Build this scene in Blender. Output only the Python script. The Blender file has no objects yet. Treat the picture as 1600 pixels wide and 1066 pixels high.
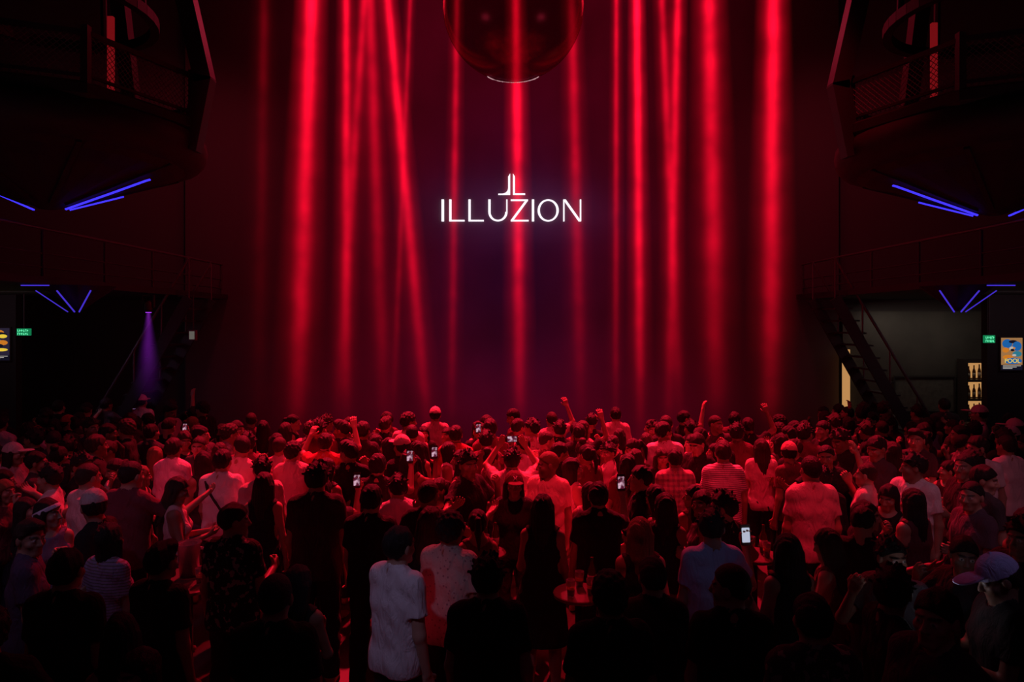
import bpy, bmesh, math, random
import numpy as np
from mathutils import Vector, Matrix, Euler
random.seed(7)
SC = bpy.context.scene
COL = SC.collection
SC.view_settings.view_transform = 'Standard'
F_PX, ZC, YH = 1067.0, 3.05, 505.0
ZOOM = None
def at(px, py, Y):
    return Vector(((px-800)*Y/F_PX, Y, ZC+(YH-py)*Y/F_PX))

# ------------------------------------------------------------ materials
def nmat(name):
    m = bpy.data.materials.new(name); m.use_nodes = True
    nt = m.node_tree
    for n in list(nt.nodes): nt.nodes.remove(n)
    return m, nt, nt.nodes.new('ShaderNodeOutputMaterial')
def lk(nt, a, b): nt.links.new(a, b)
def math_n(nt, op, a, b=None, c=None):
    n = nt.nodes.new('ShaderNodeMath'); n.operation = op
    for i, v in enumerate((a, b, c)):
        if v is None: continue
        if isinstance(v, (int, float)): n.inputs[i].default_value = v
        else: lk(nt, v, n.inputs[i])
    return n.outputs[0]
def pmat(name, color, rough=.6, metal=0., emit=None, es=0., noise=None, bump=0., nscale=8., trans=0.):
    m, nt, out = nmat(name)
    p = nt.nodes.new('ShaderNodeBsdfPrincipled')
    p.inputs['Base Color'].default_value = (*color, 1); p.inputs['Roughness'].default_value = rough
    p.inputs['Metallic'].default_value = metal; p.inputs['Transmission Weight'].default_value = trans
    if emit: p.inputs['Emission Color'].default_value = (*emit, 1); p.inputs['Emission Strength'].default_value = es
    if noise or bump:
        tc = nt.nodes.new('ShaderNodeTexCoord'); tx = nt.nodes.new('ShaderNodeTexNoise')
        tx.inputs['Scale'].default_value = nscale; tx.inputs['Detail'].default_value = 4
        lk(nt, tc.outputs['Object'], tx.inputs['Vector'])
        if noise:
            mx = nt.nodes.new('ShaderNodeMix'); mx.data_type = 'RGBA'
            mx.inputs['A'].default_value = (*color, 1); mx.inputs['B'].default_value = (*noise, 1)
            lk(nt, tx.outputs['Fac'], mx.inputs['Factor']); lk(nt, mx.outputs['Result'], p.inputs['Base Color'])
        if bump:
            b = nt.nodes.new('ShaderNodeBump'); b.inputs['Strength'].default_value = bump; b.inputs['Distance'].default_value = .02
            lk(nt, tx.outputs['Fac'], b.inputs['Height']); lk(nt, b.outputs['Normal'], p.inputs['Normal'])
    lk(nt, p.outputs[0], out.inputs['Surface'])
    return m
def emat(name, color, s):
    m, nt, out = nmat(name); e = nt.nodes.new('ShaderNodeEmission')
    e.inputs[0].default_value = (*color, 1); e.inputs[1].default_value = s
    lk(nt, e.outputs[0], out.inputs['Surface']); return m
def cloth_mat(name, kind):
    m, nt, out = nmat(name)
    p = nt.nodes.new('ShaderNodeBsdfPrincipled'); p.inputs['Roughness'].default_value = .9
    oi = nt.nodes.new('ShaderNodeObjectInfo'); tc = nt.nodes.new('ShaderNodeTexCoord')
    col = oi.outputs['Color']
    if kind != 'plain':
        mx = nt.nodes.new('ShaderNodeMix'); mx.data_type = 'RGBA'; lk(nt, col, mx.inputs['A'])
        mx.inputs['B'].default_value = (.2, .17, .17, 1)
        sp = nt.nodes.new('ShaderNodeSeparateXYZ'); lk(nt, tc.outputs['Object'], sp.inputs[0])
        if kind == 'stripe':
            f = math_n(nt, 'GREATER_THAN', math_n(nt, 'SINE', math_n(nt, 'MULTIPLY', sp.outputs[2], 300.)), .45)
        elif kind == 'plaid':
            a = math_n(nt, 'GREATER_THAN', math_n(nt, 'SINE', math_n(nt, 'MULTIPLY', sp.outputs[2], 110.)), .1)
            b = math_n(nt, 'GREATER_THAN', math_n(nt, 'SINE', math_n(nt, 'MULTIPLY', sp.outputs[0], 110.)), .1)
            f = math_n(nt, 'MULTIPLY', math_n(nt, 'ADD', a, b), .42)
        elif kind == 'floral':
            v = nt.nodes.new('ShaderNodeTexNoise'); v.inputs['Scale'].default_value = 22; v.inputs['Detail'].default_value = 3
            lk(nt, tc.outputs['Object'], v.inputs['Vector'])
            f = math_n(nt, 'GREATER_THAN', v.outputs['Fac'], .58); mx.inputs['B'].default_value = (.3, .26, .26, 1)
        else:
            v = nt.nodes.new('ShaderNodeTexVoronoi'); v.inputs['Scale'].default_value = 30
            lk(nt, tc.outputs['Object'], v.inputs['Vector'])
            f = math_n(nt, 'LESS_THAN', v.outputs['Distance'], .22); mx.inputs['B'].default_value = (.25, .17, .18, 1)
        lk(nt, f, mx.inputs['Factor']); col = mx.outputs['Result']
    lk(nt, col, p.inputs['Base Color'])
    mp = nt.nodes.new('ShaderNodeMapping'); mp.inputs['Scale'].default_value = (16, 16, 7); mp.inputs['Rotation'].default_value = (.3, .5, .2)
    lk(nt, tc.outputs['Object'], mp.inputs['Vector'])
    tx = nt.nodes.new('ShaderNodeTexNoise'); tx.inputs['Scale'].default_value = 1; tx.inputs['Detail'].default_value = 5; tx.inputs['Distortion'].default_value = 1.4
    lk(nt, mp.outputs[0], tx.inputs['Vector'])
    b = nt.nodes.new('ShaderNodeBump'); b.inputs['Strength'].default_value = .7; b.inputs['Distance'].default_value = .03
    lk(nt, tx.outputs['Fac'], b.inputs['Height']); lk(nt, b.outputs['Normal'], p.inputs['Normal'])
    lk(nt, p.outputs[0], out.inputs['Surface']); return m
CL = {k: cloth_mat('cloth_'+k, k) for k in ('plain', 'stripe', 'plaid', 'floral', 'dots')}
def skin_mat():
    m, nt, out = nmat('skin')
    p = nt.nodes.new('ShaderNodeBsdfPrincipled'); p.inputs['Roughness'].default_value = .5
    oi = nt.nodes.new('ShaderNodeObjectInfo'); at_ = nt.nodes.new('ShaderNodeAttribute'); at_.attribute_name = 'mask'
    sp = nt.nodes.new('ShaderNodeSeparateColor'); lk(nt, at_.outputs['Color'], sp.inputs[0])
    col = oi.outputs['Color']
    for ch, c in ((0, (.36, .11, .10, 1)), (1, (.8, .78, .75, 1)), (2, (.02, .012, .01, 1))):
        mx = nt.nodes.new('ShaderNodeMix'); mx.data_type = 'RGBA'
        lk(nt, col, mx.inputs['A']); mx.inputs['B'].default_value = c
        lk(nt, sp.outputs[ch], mx.inputs['Factor']); col = mx.outputs['Result']
    lk(nt, col, p.inputs['Base Color']); lk(nt, p.outputs[0], out.inputs['Surface']); return m
M_SKIN = skin_mat()
def hair_mat():
    m, nt, out = nmat('hair')
    p = nt.nodes.new('ShaderNodeBsdfPrincipled'); p.inputs['Roughness'].default_value = .6
    oi = nt.nodes.new('ShaderNodeObjectInfo'); tc = nt.nodes.new('ShaderNodeTexCoord')
    mp = nt.nodes.new('ShaderNodeMapping'); mp.inputs['Scale'].default_value = (110, 110, 14)
    lk(nt, tc.outputs['Object'], mp.inputs['Vector'])
    tx = nt.nodes.new('ShaderNodeTexNoise'); tx.inputs['Scale'].default_value = 1.5; tx.inputs['Distortion'].default_value = 1.; lk(nt, mp.outputs[0], tx.inputs['Vector'])
    b = nt.nodes.new('ShaderNodeBump'); b.inputs['Strength'].default_value = .9; b.inputs['Distance'].default_value = .012
    lk(nt, tx.outputs['Fac'], b.inputs['Height']); lk(nt, b.outputs['Normal'], p.inputs['Normal'])
    lk(nt, oi.outputs['Color'], p.inputs['Base Color']); lk(nt, p.outputs[0], out.inputs['Surface']); return m
M_HAIR = hair_mat()
M_SHOE = pmat('shoe_leather', (.03, .03, .03), .5, noise=(.06, .05, .05))
M_DARK = pmat('dark_steel', (.034, .029, .031), .55, .3, noise=(.05, .042, .045), nscale=5)
M_DARK2 = pmat('dark_panel', (.015, .0125, .0135), .7, noise=(.024, .02, .022), nscale=3)
M_WIRE = pmat('wire_mesh', (.2, .14, .15), .6, .3, noise=(.15, .1, .11))
M_RAIL = pmat('rail_metal', (.12, .10, .11), .5, .5, noise=(.09, .075, .08))
M_BLUE = emat('blue_led', (.045, .03, 1.), 1.5)
M_BLUED = emat('dim_blue_led', (.08, .04, .8), .7)
M_REDT = emat('red_post_glow', (.8, .02, .03), .2)
M_WHITE = emat('white_led', (1., .86, 1.), 1.25)
M_GREEN = emat('green_sign', (.02, .6, .22), .3)
M_GREENB = emat('green_sign_marks', (.15, 1., .5), 1.2)
M_AMBER = emat('amber_light', (1., .5, .17), .5)

# ------------------------------------------------------------ object helpers
def link(o, parent=None):
    COL.objects.link(o)
    if parent: o.parent = parent
    return o
def obj(name, bm, m, parent=None, smooth=False):
    bmesh.ops.recalc_face_normals(bm, faces=bm.faces)
    me = bpy.data.meshes.new(name); bm.to_mesh(me); bm.free()
    me.materials.append(m)
    if smooth: me.polygons.foreach_set('use_smooth', [True]*len(me.polygons))
    return link(bpy.data.objects.new(name, me), parent)
def tag(o, label, cat, group=None, kind=None):
    if label: o['label'] = label
    if cat: o['category'] = cat
    if group: o['group'] = group
    if kind: o['kind'] = kind
    return o
def empty(name, loc, label=None, cat=None, group=None):
    o = bpy.data.objects.new(name, None); o.location = loc; o.empty_display_size = .1
    link(o); return tag(o, label, cat, group)
def structure(o, label=None, cat=None):
    o['kind'] = 'structure'
    return tag(o, label, cat)
def box(bm, lo, hi):
    x0, y0, z0 = lo; x1, y1, z1 = hi
    v = [bm.verts.new(p) for p in ((x0,y0,z0),(x1,y0,z0),(x1,y1,z0),(x0,y1,z0),(x0,y0,z1),(x1,y0,z1),(x1,y1,z1),(x0,y1,z1))]
    for f in ((0,3,2,1),(4,5,6,7),(0,1,5,4),(1,2,6,5),(2,3,7,6),(3,0,4,7)): bm.faces.new([v[i] for i in f])
def tube(bm, a, b, r, seg=8, r2=None):
    a = Vector(a); b = Vector(b); d = (b-a).normalized(); r2 = r if r2 is None else r2
    u = d.orthogonal().normalized(); w = d.cross(u)
    A = []; B = []
    for i in range(seg):
        t = 2*math.pi*(i+.5)/seg; o = u*math.cos(t)+w*math.sin(t)
        A.append(bm.verts.new(a+o*r)); B.append(bm.verts.new(b+o*r2))
    for i in range(seg):
        j = (i+1) % seg; bm.faces.new((A[i], A[j], B[j], B[i]))
    bm.faces.new(A[::-1]); bm.faces.new(B)
def bar(bm, a, b, w, h):
    a = Vector(a); b = Vector(b); d = (b-a).normalized()
    up = Vector((0,0,1)) if abs(d.z) < .9 else Vector((0,1,0))
    s = d.cross(up).normalized()*w/2; u = s.cross(d).normalized()*h/2
    q = [bm.verts.new(p+i*s+j*u) for p in (a, b) for i, j in ((-1,-1),(1,-1),(1,1),(-1,1))]
    for f in ((3,2,1,0),(4,5,6,7),(0,1,5,4),(1,2,6,5),(2,3,7,6),(3,0,4,7)): bm.faces.new([q[i] for i in f])
def lathe(bm, prof, seg=24, c=(0,0,0), rot=0.):
    rings = []
    for r, z in prof:
        rings.append([bm.verts.new((c[0]+r*math.cos(2*math.pi*i/seg+rot), c[1]+r*math.sin(2*math.pi*i/seg+rot), c[2]+z)) for i in range(seg)])
    for A, B in zip(rings, rings[1:]):
        for i in range(seg):
            j = (i+1) % seg; bm.faces.new((A[i], A[j], B[j], B[i]))
    bm.faces.new(rings[0][::-1]); bm.faces.new(rings[-1])
def B(): return bmesh.new()

# ------------------------------------------------------------ SDF bodies
class Field:
    def __init__(s, lo, hi, h):
        s.h = h; s.lo = np.array(lo, float); n = np.ceil((np.array(hi)-s.lo)/h).astype(int)+1; s.n = n
        s.ax = [(s.lo[i]+h*np.arange(n[i])).astype(np.float32) for i in range(3)]
        s.F = np.full(tuple(n), .25, np.float32)
    def apply(s, lo, hi, fn, k, op='u'):
        i0 = np.clip(np.floor((np.array(lo)-s.lo)/s.h).astype(int), 0, s.n); i1 = np.clip(np.ceil((np.array(hi)-s.lo)/s.h).astype(int)+1, 0, s.n)
        if np.any(i1 <= i0): return
        sl = tuple(slice(a, b) for a, b in zip(i0, i1))
        d = fn(s.ax[0][sl[0]][:,None,None], s.ax[1][sl[1]][None,:,None], s.ax[2][sl[2]][None,None,:])
        a = s.F[sl]
        if op == 'u':
            if k > 0:
                h = np.clip(.5+.5*(d-a)/k, 0, 1); s.F[sl] = d+(a-d)*h-k*h*(1-h)
            else: s.F[sl] = np.minimum(a, d)
        else:
            s.F[sl] = np.maximum(a, -d)
    def cap(s, a, b, ra, rb, k=.03, op='u', cut=None):
        a = np.array(a, float); b = np.array(b, float); ba = b-a; l2 = max(float(ba@ba), 1e-9); m = max(ra, rb)+.05
        def fn(x, y, z):
            X, Y, Z = x-a[0], y-a[1], z-a[2]
            t = np.clip((X*ba[0]+Y*ba[1]+Z*ba[2])/l2, 0, 1)
            d = np.sqrt((X-t*ba[0])**2+(Y-t*ba[1])**2+(Z-t*ba[2])**2)-(ra+(rb-ra)*t)
            if cut is not None:
                u = ba/math.sqrt(l2); q = a+ba*cut
                d = np.maximum(d, (x-q[0])*u[0]+(y-q[1])*u[1]+(z-q[2])*u[2])
            return d
        s.apply(np.minimum(a, b)-m, np.maximum(a, b)+m, fn, k, op)
    def ell(s, c, r, k=.02, R=np.eye(3), op='u'):
        c = np.array(c, float); m = max(r)+.05
        def fn(x, y, z):
            X, Y, Z = x-c[0], y-c[1], z-c[2]
            p = [R[0,i]*X+R[1,i]*Y+R[2,i]*Z for i in range(3)]
            k0 = np.sqrt(sum((p[i]/r[i])**2 for i in range(3)))+1e-6
            k1 = np.sqrt(sum((p[i]/r[i]**2)**2 for i in range(3)))+1e-6
            return k0*(k0-1)/k1
        s.apply(c-m, c+m, fn, k, op)
    def grid(s): return s.ax[0][:,None,None], s.ax[1][None,:,None], s.ax[2][None,None,:]
CORN = np.array([(i,j,k) for i in (0,1) for j in (0,1) for k in (0,1)])
def nets(fd):
    F = fd.F; F[0]=F[-1]=.2; F[:,0]=F[:,-1]=.2; F[:,:,0]=F[:,:,-1]=.2
    S = F < 0; n = F.shape
    cnt = np.zeros((n[0]-1, n[1]-1, n[2]-1), np.int8)
    for i,j,k in CORN: cnt += S[i:n[0]-1+i, j:n[1]-1+j, k:n[2]-1+k]
    act = (cnt > 0) & (cnt < 8); I = np.argwhere(act)
    vals = np.stack([F[I[:,0]+c[0], I[:,1]+c[1], I[:,2]+c[2]] for c in CORN], 1)
    acc = np.zeros((len(I), 3)); num = np.zeros(len(I))
    for p in range(8):
        for q in range(p+1, 8):
            if np.abs(CORN[p]-CORN[q]).sum() != 1: continue
            a = vals[:,p]; b = vals[:,q]; m = (a < 0) != (b < 0)
            t = np.where(m, a/np.where(m, a-b, 1), 0)
            acc += m[:,None]*(CORN[p][None]+(CORN[q]-CORN[p])[None]*t[:,None]); num += m
    v = fd.lo+fd.h*(I+acc/num[:,None])
    ids = np.full(cnt.shape, -1, np.int64); ids[act] = np.arange(len(I))
    Q = []
    for ax in range(3):
        sa = [slice(1,-1)]*3; sb = [slice(1,-1)]*3; sa[ax] = slice(0,-1); sb[ax] = slice(1,None)
        off = np.array([1,1,1]); off[ax] = 0
        E = np.argwhere(S[tuple(sa)] != S[tuple(sb)])+off
        if not len(E): continue
        u, w = (ax+1) % 3, (ax+2) % 3
        du = np.zeros(3,int); du[u] = 1; dw = np.zeros(3,int); dw[w] = 1
        g = lambda e: ids[e[:,0], e[:,1], e[:,2]]
        q = np.stack([g(E-du-dw), g(E-dw), g(E), g(E-du)], 1)
        ins = S[E[:,0], E[:,1], E[:,2]]
        q[~ins] = q[~ins][:, ::-1]
        Q.append(q)
    return v, np.concatenate(Q)
def mk_mesh(name, v, q, m):
    me = bpy.data.meshes.new(name); me.vertices.add(len(v)); me.vertices.foreach_set('co', v.astype(np.float32).ravel())
    me.loops.add(4*len(q)); me.loops.foreach_set('vertex_index', q.astype(np.int32).ravel())
    me.polygons.add(len(q)); me.polygons.foreach_set('loop_start', np.arange(0, 4*len(q), 4, dtype=np.int32))
    me.update(calc_edges=True); me.validate()
    me.polygons.foreach_set('use_smooth', np.ones(len(me.polygons), bool))
    me.materials.append(m); return me
def nrm(v): v = np.array(v, float); return v/np.linalg.norm(v)

DIM = {'m': dict(sh=.156, ua=(.049,.040), fa=(.040,.027), wr=.084, hr=.092, ch=.096, hipx=.074),
       'f': dict(sh=.136, ua=(.040,.033), fa=(.033,.023), wr=.070, hr=.096, ch=.084, hipx=.078)}
UL, FL = .285, .25
ZS_ = 1.392
def torso(fd, sex, e):
    D = DIM[sex]
    for s in (-1, 1):
        fd.cap((s*D['hipx'],0,.93), (s*.056,.005,1.10), D['hr']+e, D['wr']+e, .05)
        fd.cap((s*.056,.005,1.10), (s*.072,.008,1.27), D['wr']+e, D['ch']+e, .05)
        fd.cap((s*.072,.008,1.27), (s*D['sh']*.66,-.005,1.375), D['ch']+e, .068+e, .05)
        fd.cap((s*.045,-.012,1.425), (s*D['sh'],-.005,ZS_), .046+e, D['ua'][0]+.003+e, .04)
        fd.cap((s*.022,-.018,1.49), (s*D['sh']*.75,-.01,1.41), .04+e*.7, .042+e, .04)
        fd.ell((s*.068,-.048,.90), (.086+e,.082+e,.1+e), .05)
        if sex == 'f': fd.ell((s*.064,.078,1.25), (.058+e,.054+e,.058+e), .03)
    fd.cap((0,0,.95), (0,.005,1.37), .095+e, .088+e, .05)
def arm_pts(sex, s, A):
    u = nrm(np.array(A['u'])*(s,1,1)); f = nrm(np.array(A['f'])*(s,1,1))
    S = np.array((s*DIM[sex]['sh'], -.005, ZS_)); E = S+u*UL; W = E+f*FL
    d = nrm(np.array(A.get('d', A['f']))*(s,1,1)); n = np.array(A['n'])*(s,1,1); n = nrm(n-d*(n@d))
    return S, E, W, d, n
def hand(fd, s, W, d, n, curl, sc):
    t = s*np.cross(d, n)
    offs = (.031,.0105,-.0105,-.031); L = (.07,.079,.073,.058)
    for o, l in zip(offs, L):
        K = W+(d*.088*(1-.6*abs(o))+t*o)*sc
        fd.cap(W+(d*.012+t*o*.55)*sc, K, .016*sc, .013*sc, .012)
        p = K; a = .12+curl*.5
        for j, fr in enumerate((.45,.3,.25)):
            dd = d*math.cos(a)+n*math.sin(a)+t*o*2.6*(1-curl*.8)
            q = p+nrm(dd)*l*fr*sc; fd.cap(p, q, (.0098-.0009*j)*sc, (.0092-.0009*j)*sc, .004); p = q
            a += .18+curl*1.05
    p = W+(d*.024+t*.026)*sc
    q = p+nrm(d*.62+t*.72+n*(.25+.3*curl))*.042*sc; fd.cap(p, q, .0145*sc, .0115*sc, .01)
    r = q+nrm(d*.85+t*(.3-.3*curl)+n*(.25+.6*curl))*.032*sc; fd.cap(q, r, .0108*sc, .009*sc, .004)
def legs(fd, sex, e):
    th = .08 if sex == 'm' else .08
    for s in (-1, 1):
        fd.cap((s*.086,0,.9), (s*.1,.015,.49), th+e, .054+e, .03)
        fd.cap((s*.1,.015,.49), (s*.112,-.022,.09), .053+e, .037+e, .03)
        fd.ell((s*.106,-.022,.36), (.05+e,.054+e,.11+e), .03)
HEAD_C = np.array((0,.014,1.603))
def rot3(yaw, pitch):
    return np.array((Matrix.Rotation(yaw,3,'Z') @ Matrix.Rotation(pitch,3,'X')))
def head(fd, R, sex):
    P = lambda *p: HEAD_C+R@np.array(p)
    j = 1. if sex == 'm' else .93
    fd.ell(P(0,-.012,.022), (.075,.095,.098), .02, R)
    fd.ell(P(0,.03,-.05), (.057*j,.062,.068), .035, R)
    fd.cap(P(-.018*j,.07,-.098), P(.018*j,.07,-.098), .018, .018, .02)
    for s in (-1, 1):
        fd.ell(P(s*.031,.098,.004), (.018,.014,.012), .012, R, op='s')
        fd.ell(P(s*.031,.075,.003), (.0155,.0155,.0135), .004, R)
        fd.cap(P(s*.012,.087,.022), P(s*.048,.074,.022), .007, .006, .012)
        fd.ell(P(s*.045,.058,-.028), (.022,.022,.02), .02, R)
        fd.ell(P(s*.079,-.008,-.004), (.011,.022,.033), .008, R)
        fd.ell(P(s*.012,.098,-.034), (.009,.01,.008), .006, R)
    fd.cap(P(0,.086,.012), P(0,.108,-.03), .008, .0125, .01)
    fd.cap(P(-.019,.079,-.062), P(.019,.079,-.062), .0085, .0085, .008)
    fd.cap(P(-.016,.078,-.074), P(.016,.078,-.074), .0085, .0085, .008)
    fd.cap((0,-.014,1.43), P(0,-.02,-.06), .056*j, .052*j, .03)
def folds(fd, amp, ph):
    x, y, z = fd.grid()
    fd.F += (amp*np.sin(30*z+26*x+ph+4*np.sin(9*y+5*x))*np.sin(24*x-13*z+2*ph)+amp*.6*np.sin(44*(x+.7*z)+30*y+ph)*np.sin(11*z+ph)).astype(np.float32)
VAR = {}
def bounds(sex, R, L):
    pts = [(-.3,-.22,-.01), (.3,.24,1.76)]
    for s, A in ((1,R), (-1,L)):
        S, E, W, d, n = arm_pts(sex, s, A)
        pts += [E-.08, E+.08, W-.08, W+.08, W+d*.2-.05, W+d*.2+.05, W+n*.1, ]
    P = np.array(pts); return P.min(0)-.02, P.max(0)+.02
def variant(name, sex, R, L, yaw=0, pitch=0, sleeve='short', phone=None):
    Rm = rot3(math.radians(yaw), math.radians(pitch)); D = DIM[sex]
    lo, hi = bounds(sex, R, L); fd = Field(lo, hi, .0065)
    torso(fd, sex, 0); legs(fd, sex, 0); head(fd, Rm, sex)
    for s in (-1, 1):
        fd.cap((s*.112,-.035,.075), (s*.132,.14,.03), .038, .026, .03); fd.cap((s*.112,-.05,.04), (s*.127,.1,.032), .034, .032, .02)
    for s, A in ((1,R), (-1,L)):
        S, E, W, d, n = arm_pts(sex, s, A)
        fd.cap(S, E, *D['ua'], .03); fd.cap(E, W, *D['fa'], .02); hand(fd, s, W, d, n, A['c'], 1. if sex == 'm' else .9)
    v, q = nets(fd)
    me = mk_mesh('body_'+name, v, q, M_SKIN)
    p = (v-HEAD_C)@Rm
    mask = np.zeros((len(v), 4), np.float32); mask[:,3] = 1
    front = (p[:,1] > .055) & (np.abs(p[:,2]) < .12) & (np.abs(p[:,0]) < .08)
    ax = np.abs(p[:,0]); 
    mask[:,0] = front*np.clip(1.6-np.hypot(p[:,0]*.42, p[:,2]+.068)/.0105*1.1, 0, 1)
    mask[:,1] = front*np.clip(2.2-np.hypot((ax-.031)/1.5, p[:,2]-.003)/.0072*1.3, 0, 1)
    mask[:,2] = front*np.maximum(np.clip(2-np.hypot(ax-.031, p[:,2]-.003)/.0045, 0, 1), np.clip(1.8-np.hypot((ax-.031)/4.2, p[:,2]-.026)/.0052, 0, 1))
    ca = me.color_attributes.new('mask', 'FLOAT_COLOR', 'POINT'); ca.data.foreach_set('color', mask.ravel())
    # garment
    f2 = Field(lo-.03, hi+.03, .0085)
    e = .012 if sex == 'm' else .009
    torso(f2, sex, e)
    hem = .85; 
    if sex == 'm':
        for s in (-1, 1): f2.cap((s*.074,.0,1.26), (s*.08,-.005,.82), .106, .108, .05)
    if sleeve == 'dress':
        hem = .52
        f2.cap((0,0,.95), (0,-.01,.45), .115, .17, .05)
        for s in (-1, 1): f2.cap((s*.075,0,.95), (s*.09,-.01,.45), .11, .135, .05)
    if sleeve == 'none': hem = .9
    for s, A in ((1,R), (-1,L)):
        S, E, W, d, n = arm_pts(sex, s, A)
        if sleeve == 'short': f2.cap(S-(E-S)*.1, S+(E-S)*.66, D['ua'][0]+.013, D['ua'][1]+.024, .03, cut=.93)
        elif sleeve == 'long':
            f2.cap(S, E, D['ua'][0]+.014, D['ua'][1]+.014, .03); f2.cap(E, W, D['fa'][0]+.016, D['fa'][1]+.014, .03, cut=.93)
        else:
            f2.cap(S+(E-S)*.18, S+(E-S)*.9, D['ua'][0]+.03, D['ua'][0]+.03, 0, op='s')
            f2.ell((s*(D['sh']+.03), 0, 1.39), (.06,.14,.075), 0, op='s')
    folds(f2, .0036, len(name)*.7+yaw)
    f2.cap((0,-.014,1.40), (0,.02,1.60), .064, .07, 0, op='s')
    if sleeve in ('none','dress'): f2.ell((0,.0,1.52), (.095,.2,.115), 0, op='s')
    x, y, z = f2.grid(); f2.F = np.maximum(f2.F, (hem-z).astype(np.float32)+0*f2.F)
    v, q = nets(f2); top = mk_mesh('top_'+name, v, q, CL['plain'])
    VAR[name] = dict(body=me, top=top, topname='dress' if sleeve == 'dress' else 'shirt', sex=sex, rot=(math.radians(pitch), 0, math.radians(yaw)), phone=None)
    if phone:
        S, E, W, d, n = arm_pts(sex, 1, R)
        if phone == 1: VAR[name]['phone'] = (W+d*.105+n*.027, False)
        else:
            _, _, W2, d2, n2 = arm_pts(sex, -1, L); VAR[name]['phone'] = ((W+d*.1+n*.03+W2+d2*.1+n2*.03)/2, True)
DOWN = dict(u=(.2,-.05,-1), f=(.06,.2,-1), n=(-1,.25,0), c=.35)
DOWN2 = dict(u=(.16,.1,-1), f=(.0,.45,-1), n=(-1,.1,0), c=.5)
GRIP = dict(u=(.18,.12,-1), f=(-.2,1,.3), n=(-1,0,0), c=.8)
FRONT = dict(u=(.22,.28,-1), f=(-.55,1,.25), n=(-.5,-.4,.7), c=.5)
PHONE = dict(u=(.4,.7,-.25), f=(.0,.4,.9), d=(-.15,.15,1), n=(0,-1,.15), c=.4)
SIDEP = dict(u=(.55,.3,-.8), f=(.12,.5,.8), d=(-.1,.15,1), n=(0,-1,.15), c=.4)
OVER = dict(u=(.35,.65,.3), f=(-.5,.35,.75), d=(-.5,.1,.9), n=(-.2,-1,0), c=.4)
WAVE = dict(u=(.7,.3,.45), f=(-.25,.3,1), n=(0,1,-.2), c=.2)
POINT = dict(u=(.6,.7,.15), f=(-.3,.5,.9), n=(0,.4,-1), c=.3)
HIP = dict(u=(.75,-.25,-1), f=(-.75,.25,-.55), d=(-.6,.5,-.6), n=(-.8,-.3,0), c=.3)
CHIN = dict(u=(.4,.5,-.75), f=(-.45,.35,.9), n=(-.2,-1,.2), c=.7)
OUT = dict(u=(.9,.35,-.5), f=(.35,.75,.45), n=(-.3,0,1), c=.2)
variant('down', 'm', DOWN, DOWN2)
variant('downlong', 'm', DOWN2, GRIP, yaw=8, sleeve='long')
variant('look', 'm', GRIP, DOWN, yaw=-48, pitch=-4)
variant('lookleft', 'm', CHIN, DOWN2, yaw=55, pitch=-3)
variant('front', 'm', FRONT, FRONT, pitch=-22)
variant('phone', 'm', PHONE, DOWN2, pitch=8, phone=1)
variant('sidephone', 'm', SIDEP, DOWN2, yaw=-20, pitch=-8, phone=1)
variant('over', 'm', OVER, OVER, pitch=10, phone=2)
variant('wave', 'm', WAVE, DOWN2)
variant('cheer', 'm', WAVE, POINT, pitch=8)
variant('hip', 'm', HIP, GRIP, yaw=25)
variant('out', 'm', OUT, CHIN, yaw=-20)
variant('fdown', 'f', DOWN, DOWN2, sleeve='none')
variant('flook', 'f', GRIP, DOWN, yaw=50, sleeve='none')
variant('fhair', 'f', CHIN, GRIP, yaw=-45, sleeve='none')
variant('ffront', 'f', FRONT, FRONT, pitch=-15, yaw=-12, sleeve='none')
variant('fdress', 'f', DOWN2, GRIP, yaw=-10, sleeve='dress')
variant('fshirt', 'f', DOWN2, DOWN, yaw=15, sleeve='short')
variant('fphone', 'f', PHONE, DOWN2, pitch=6, sleeve='none', phone=1)

TROU = {}; SHOES = {}
for sex in 'mf':
    fd = Field((-.34,-.24,-.0), (.34,.28,1.06), .009)
    e = .017 if sex == 'm' else .008
    legs(fd, sex, e)
    D = DIM[sex]
    for s in (-1, 1):
        fd.cap((s*D['hipx'],0,.92), (s*.06,.005,1.06), D['hr']+.007, D['wr']+.007, .04); fd.ell((s*.068,-.048,.90), (.092,.088,.106), .04)
        if sex == 'm': fd.cap((s*.1,.0,.49), (s*.112,-.015,.06), .068, .06, .03)
    folds(fd, .004, 1.3)
    z = fd.grid()[2]; fd.F = np.maximum(fd.F, np.maximum(z-1.0, .085-z).astype(np.float32)+0*fd.F)
    TROU[sex] = mk_mesh('trousers_'+sex, *nets(fd), CL['plain'])
for s in (-1, 1):
    fd = Field((s*.13-.09,-.14,-.02), (s*.13+.09,.24,.16), .006)
    fd.cap((s*.112,-.045,.05), (s*.132,.15,.042), .048, .043, .03); fd.cap((s*.112,-.035,.05), (s*.112,-.025,.11), .05, .046, .03)
    z = fd.grid()[2]; fd.F = np.maximum(fd.F, np.maximum(0.002-z, z-.115).astype(np.float32)+0*fd.F)
    SHOES[s] = mk_mesh('shoe_mesh', *nets(fd), M_SHOE)

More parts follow.
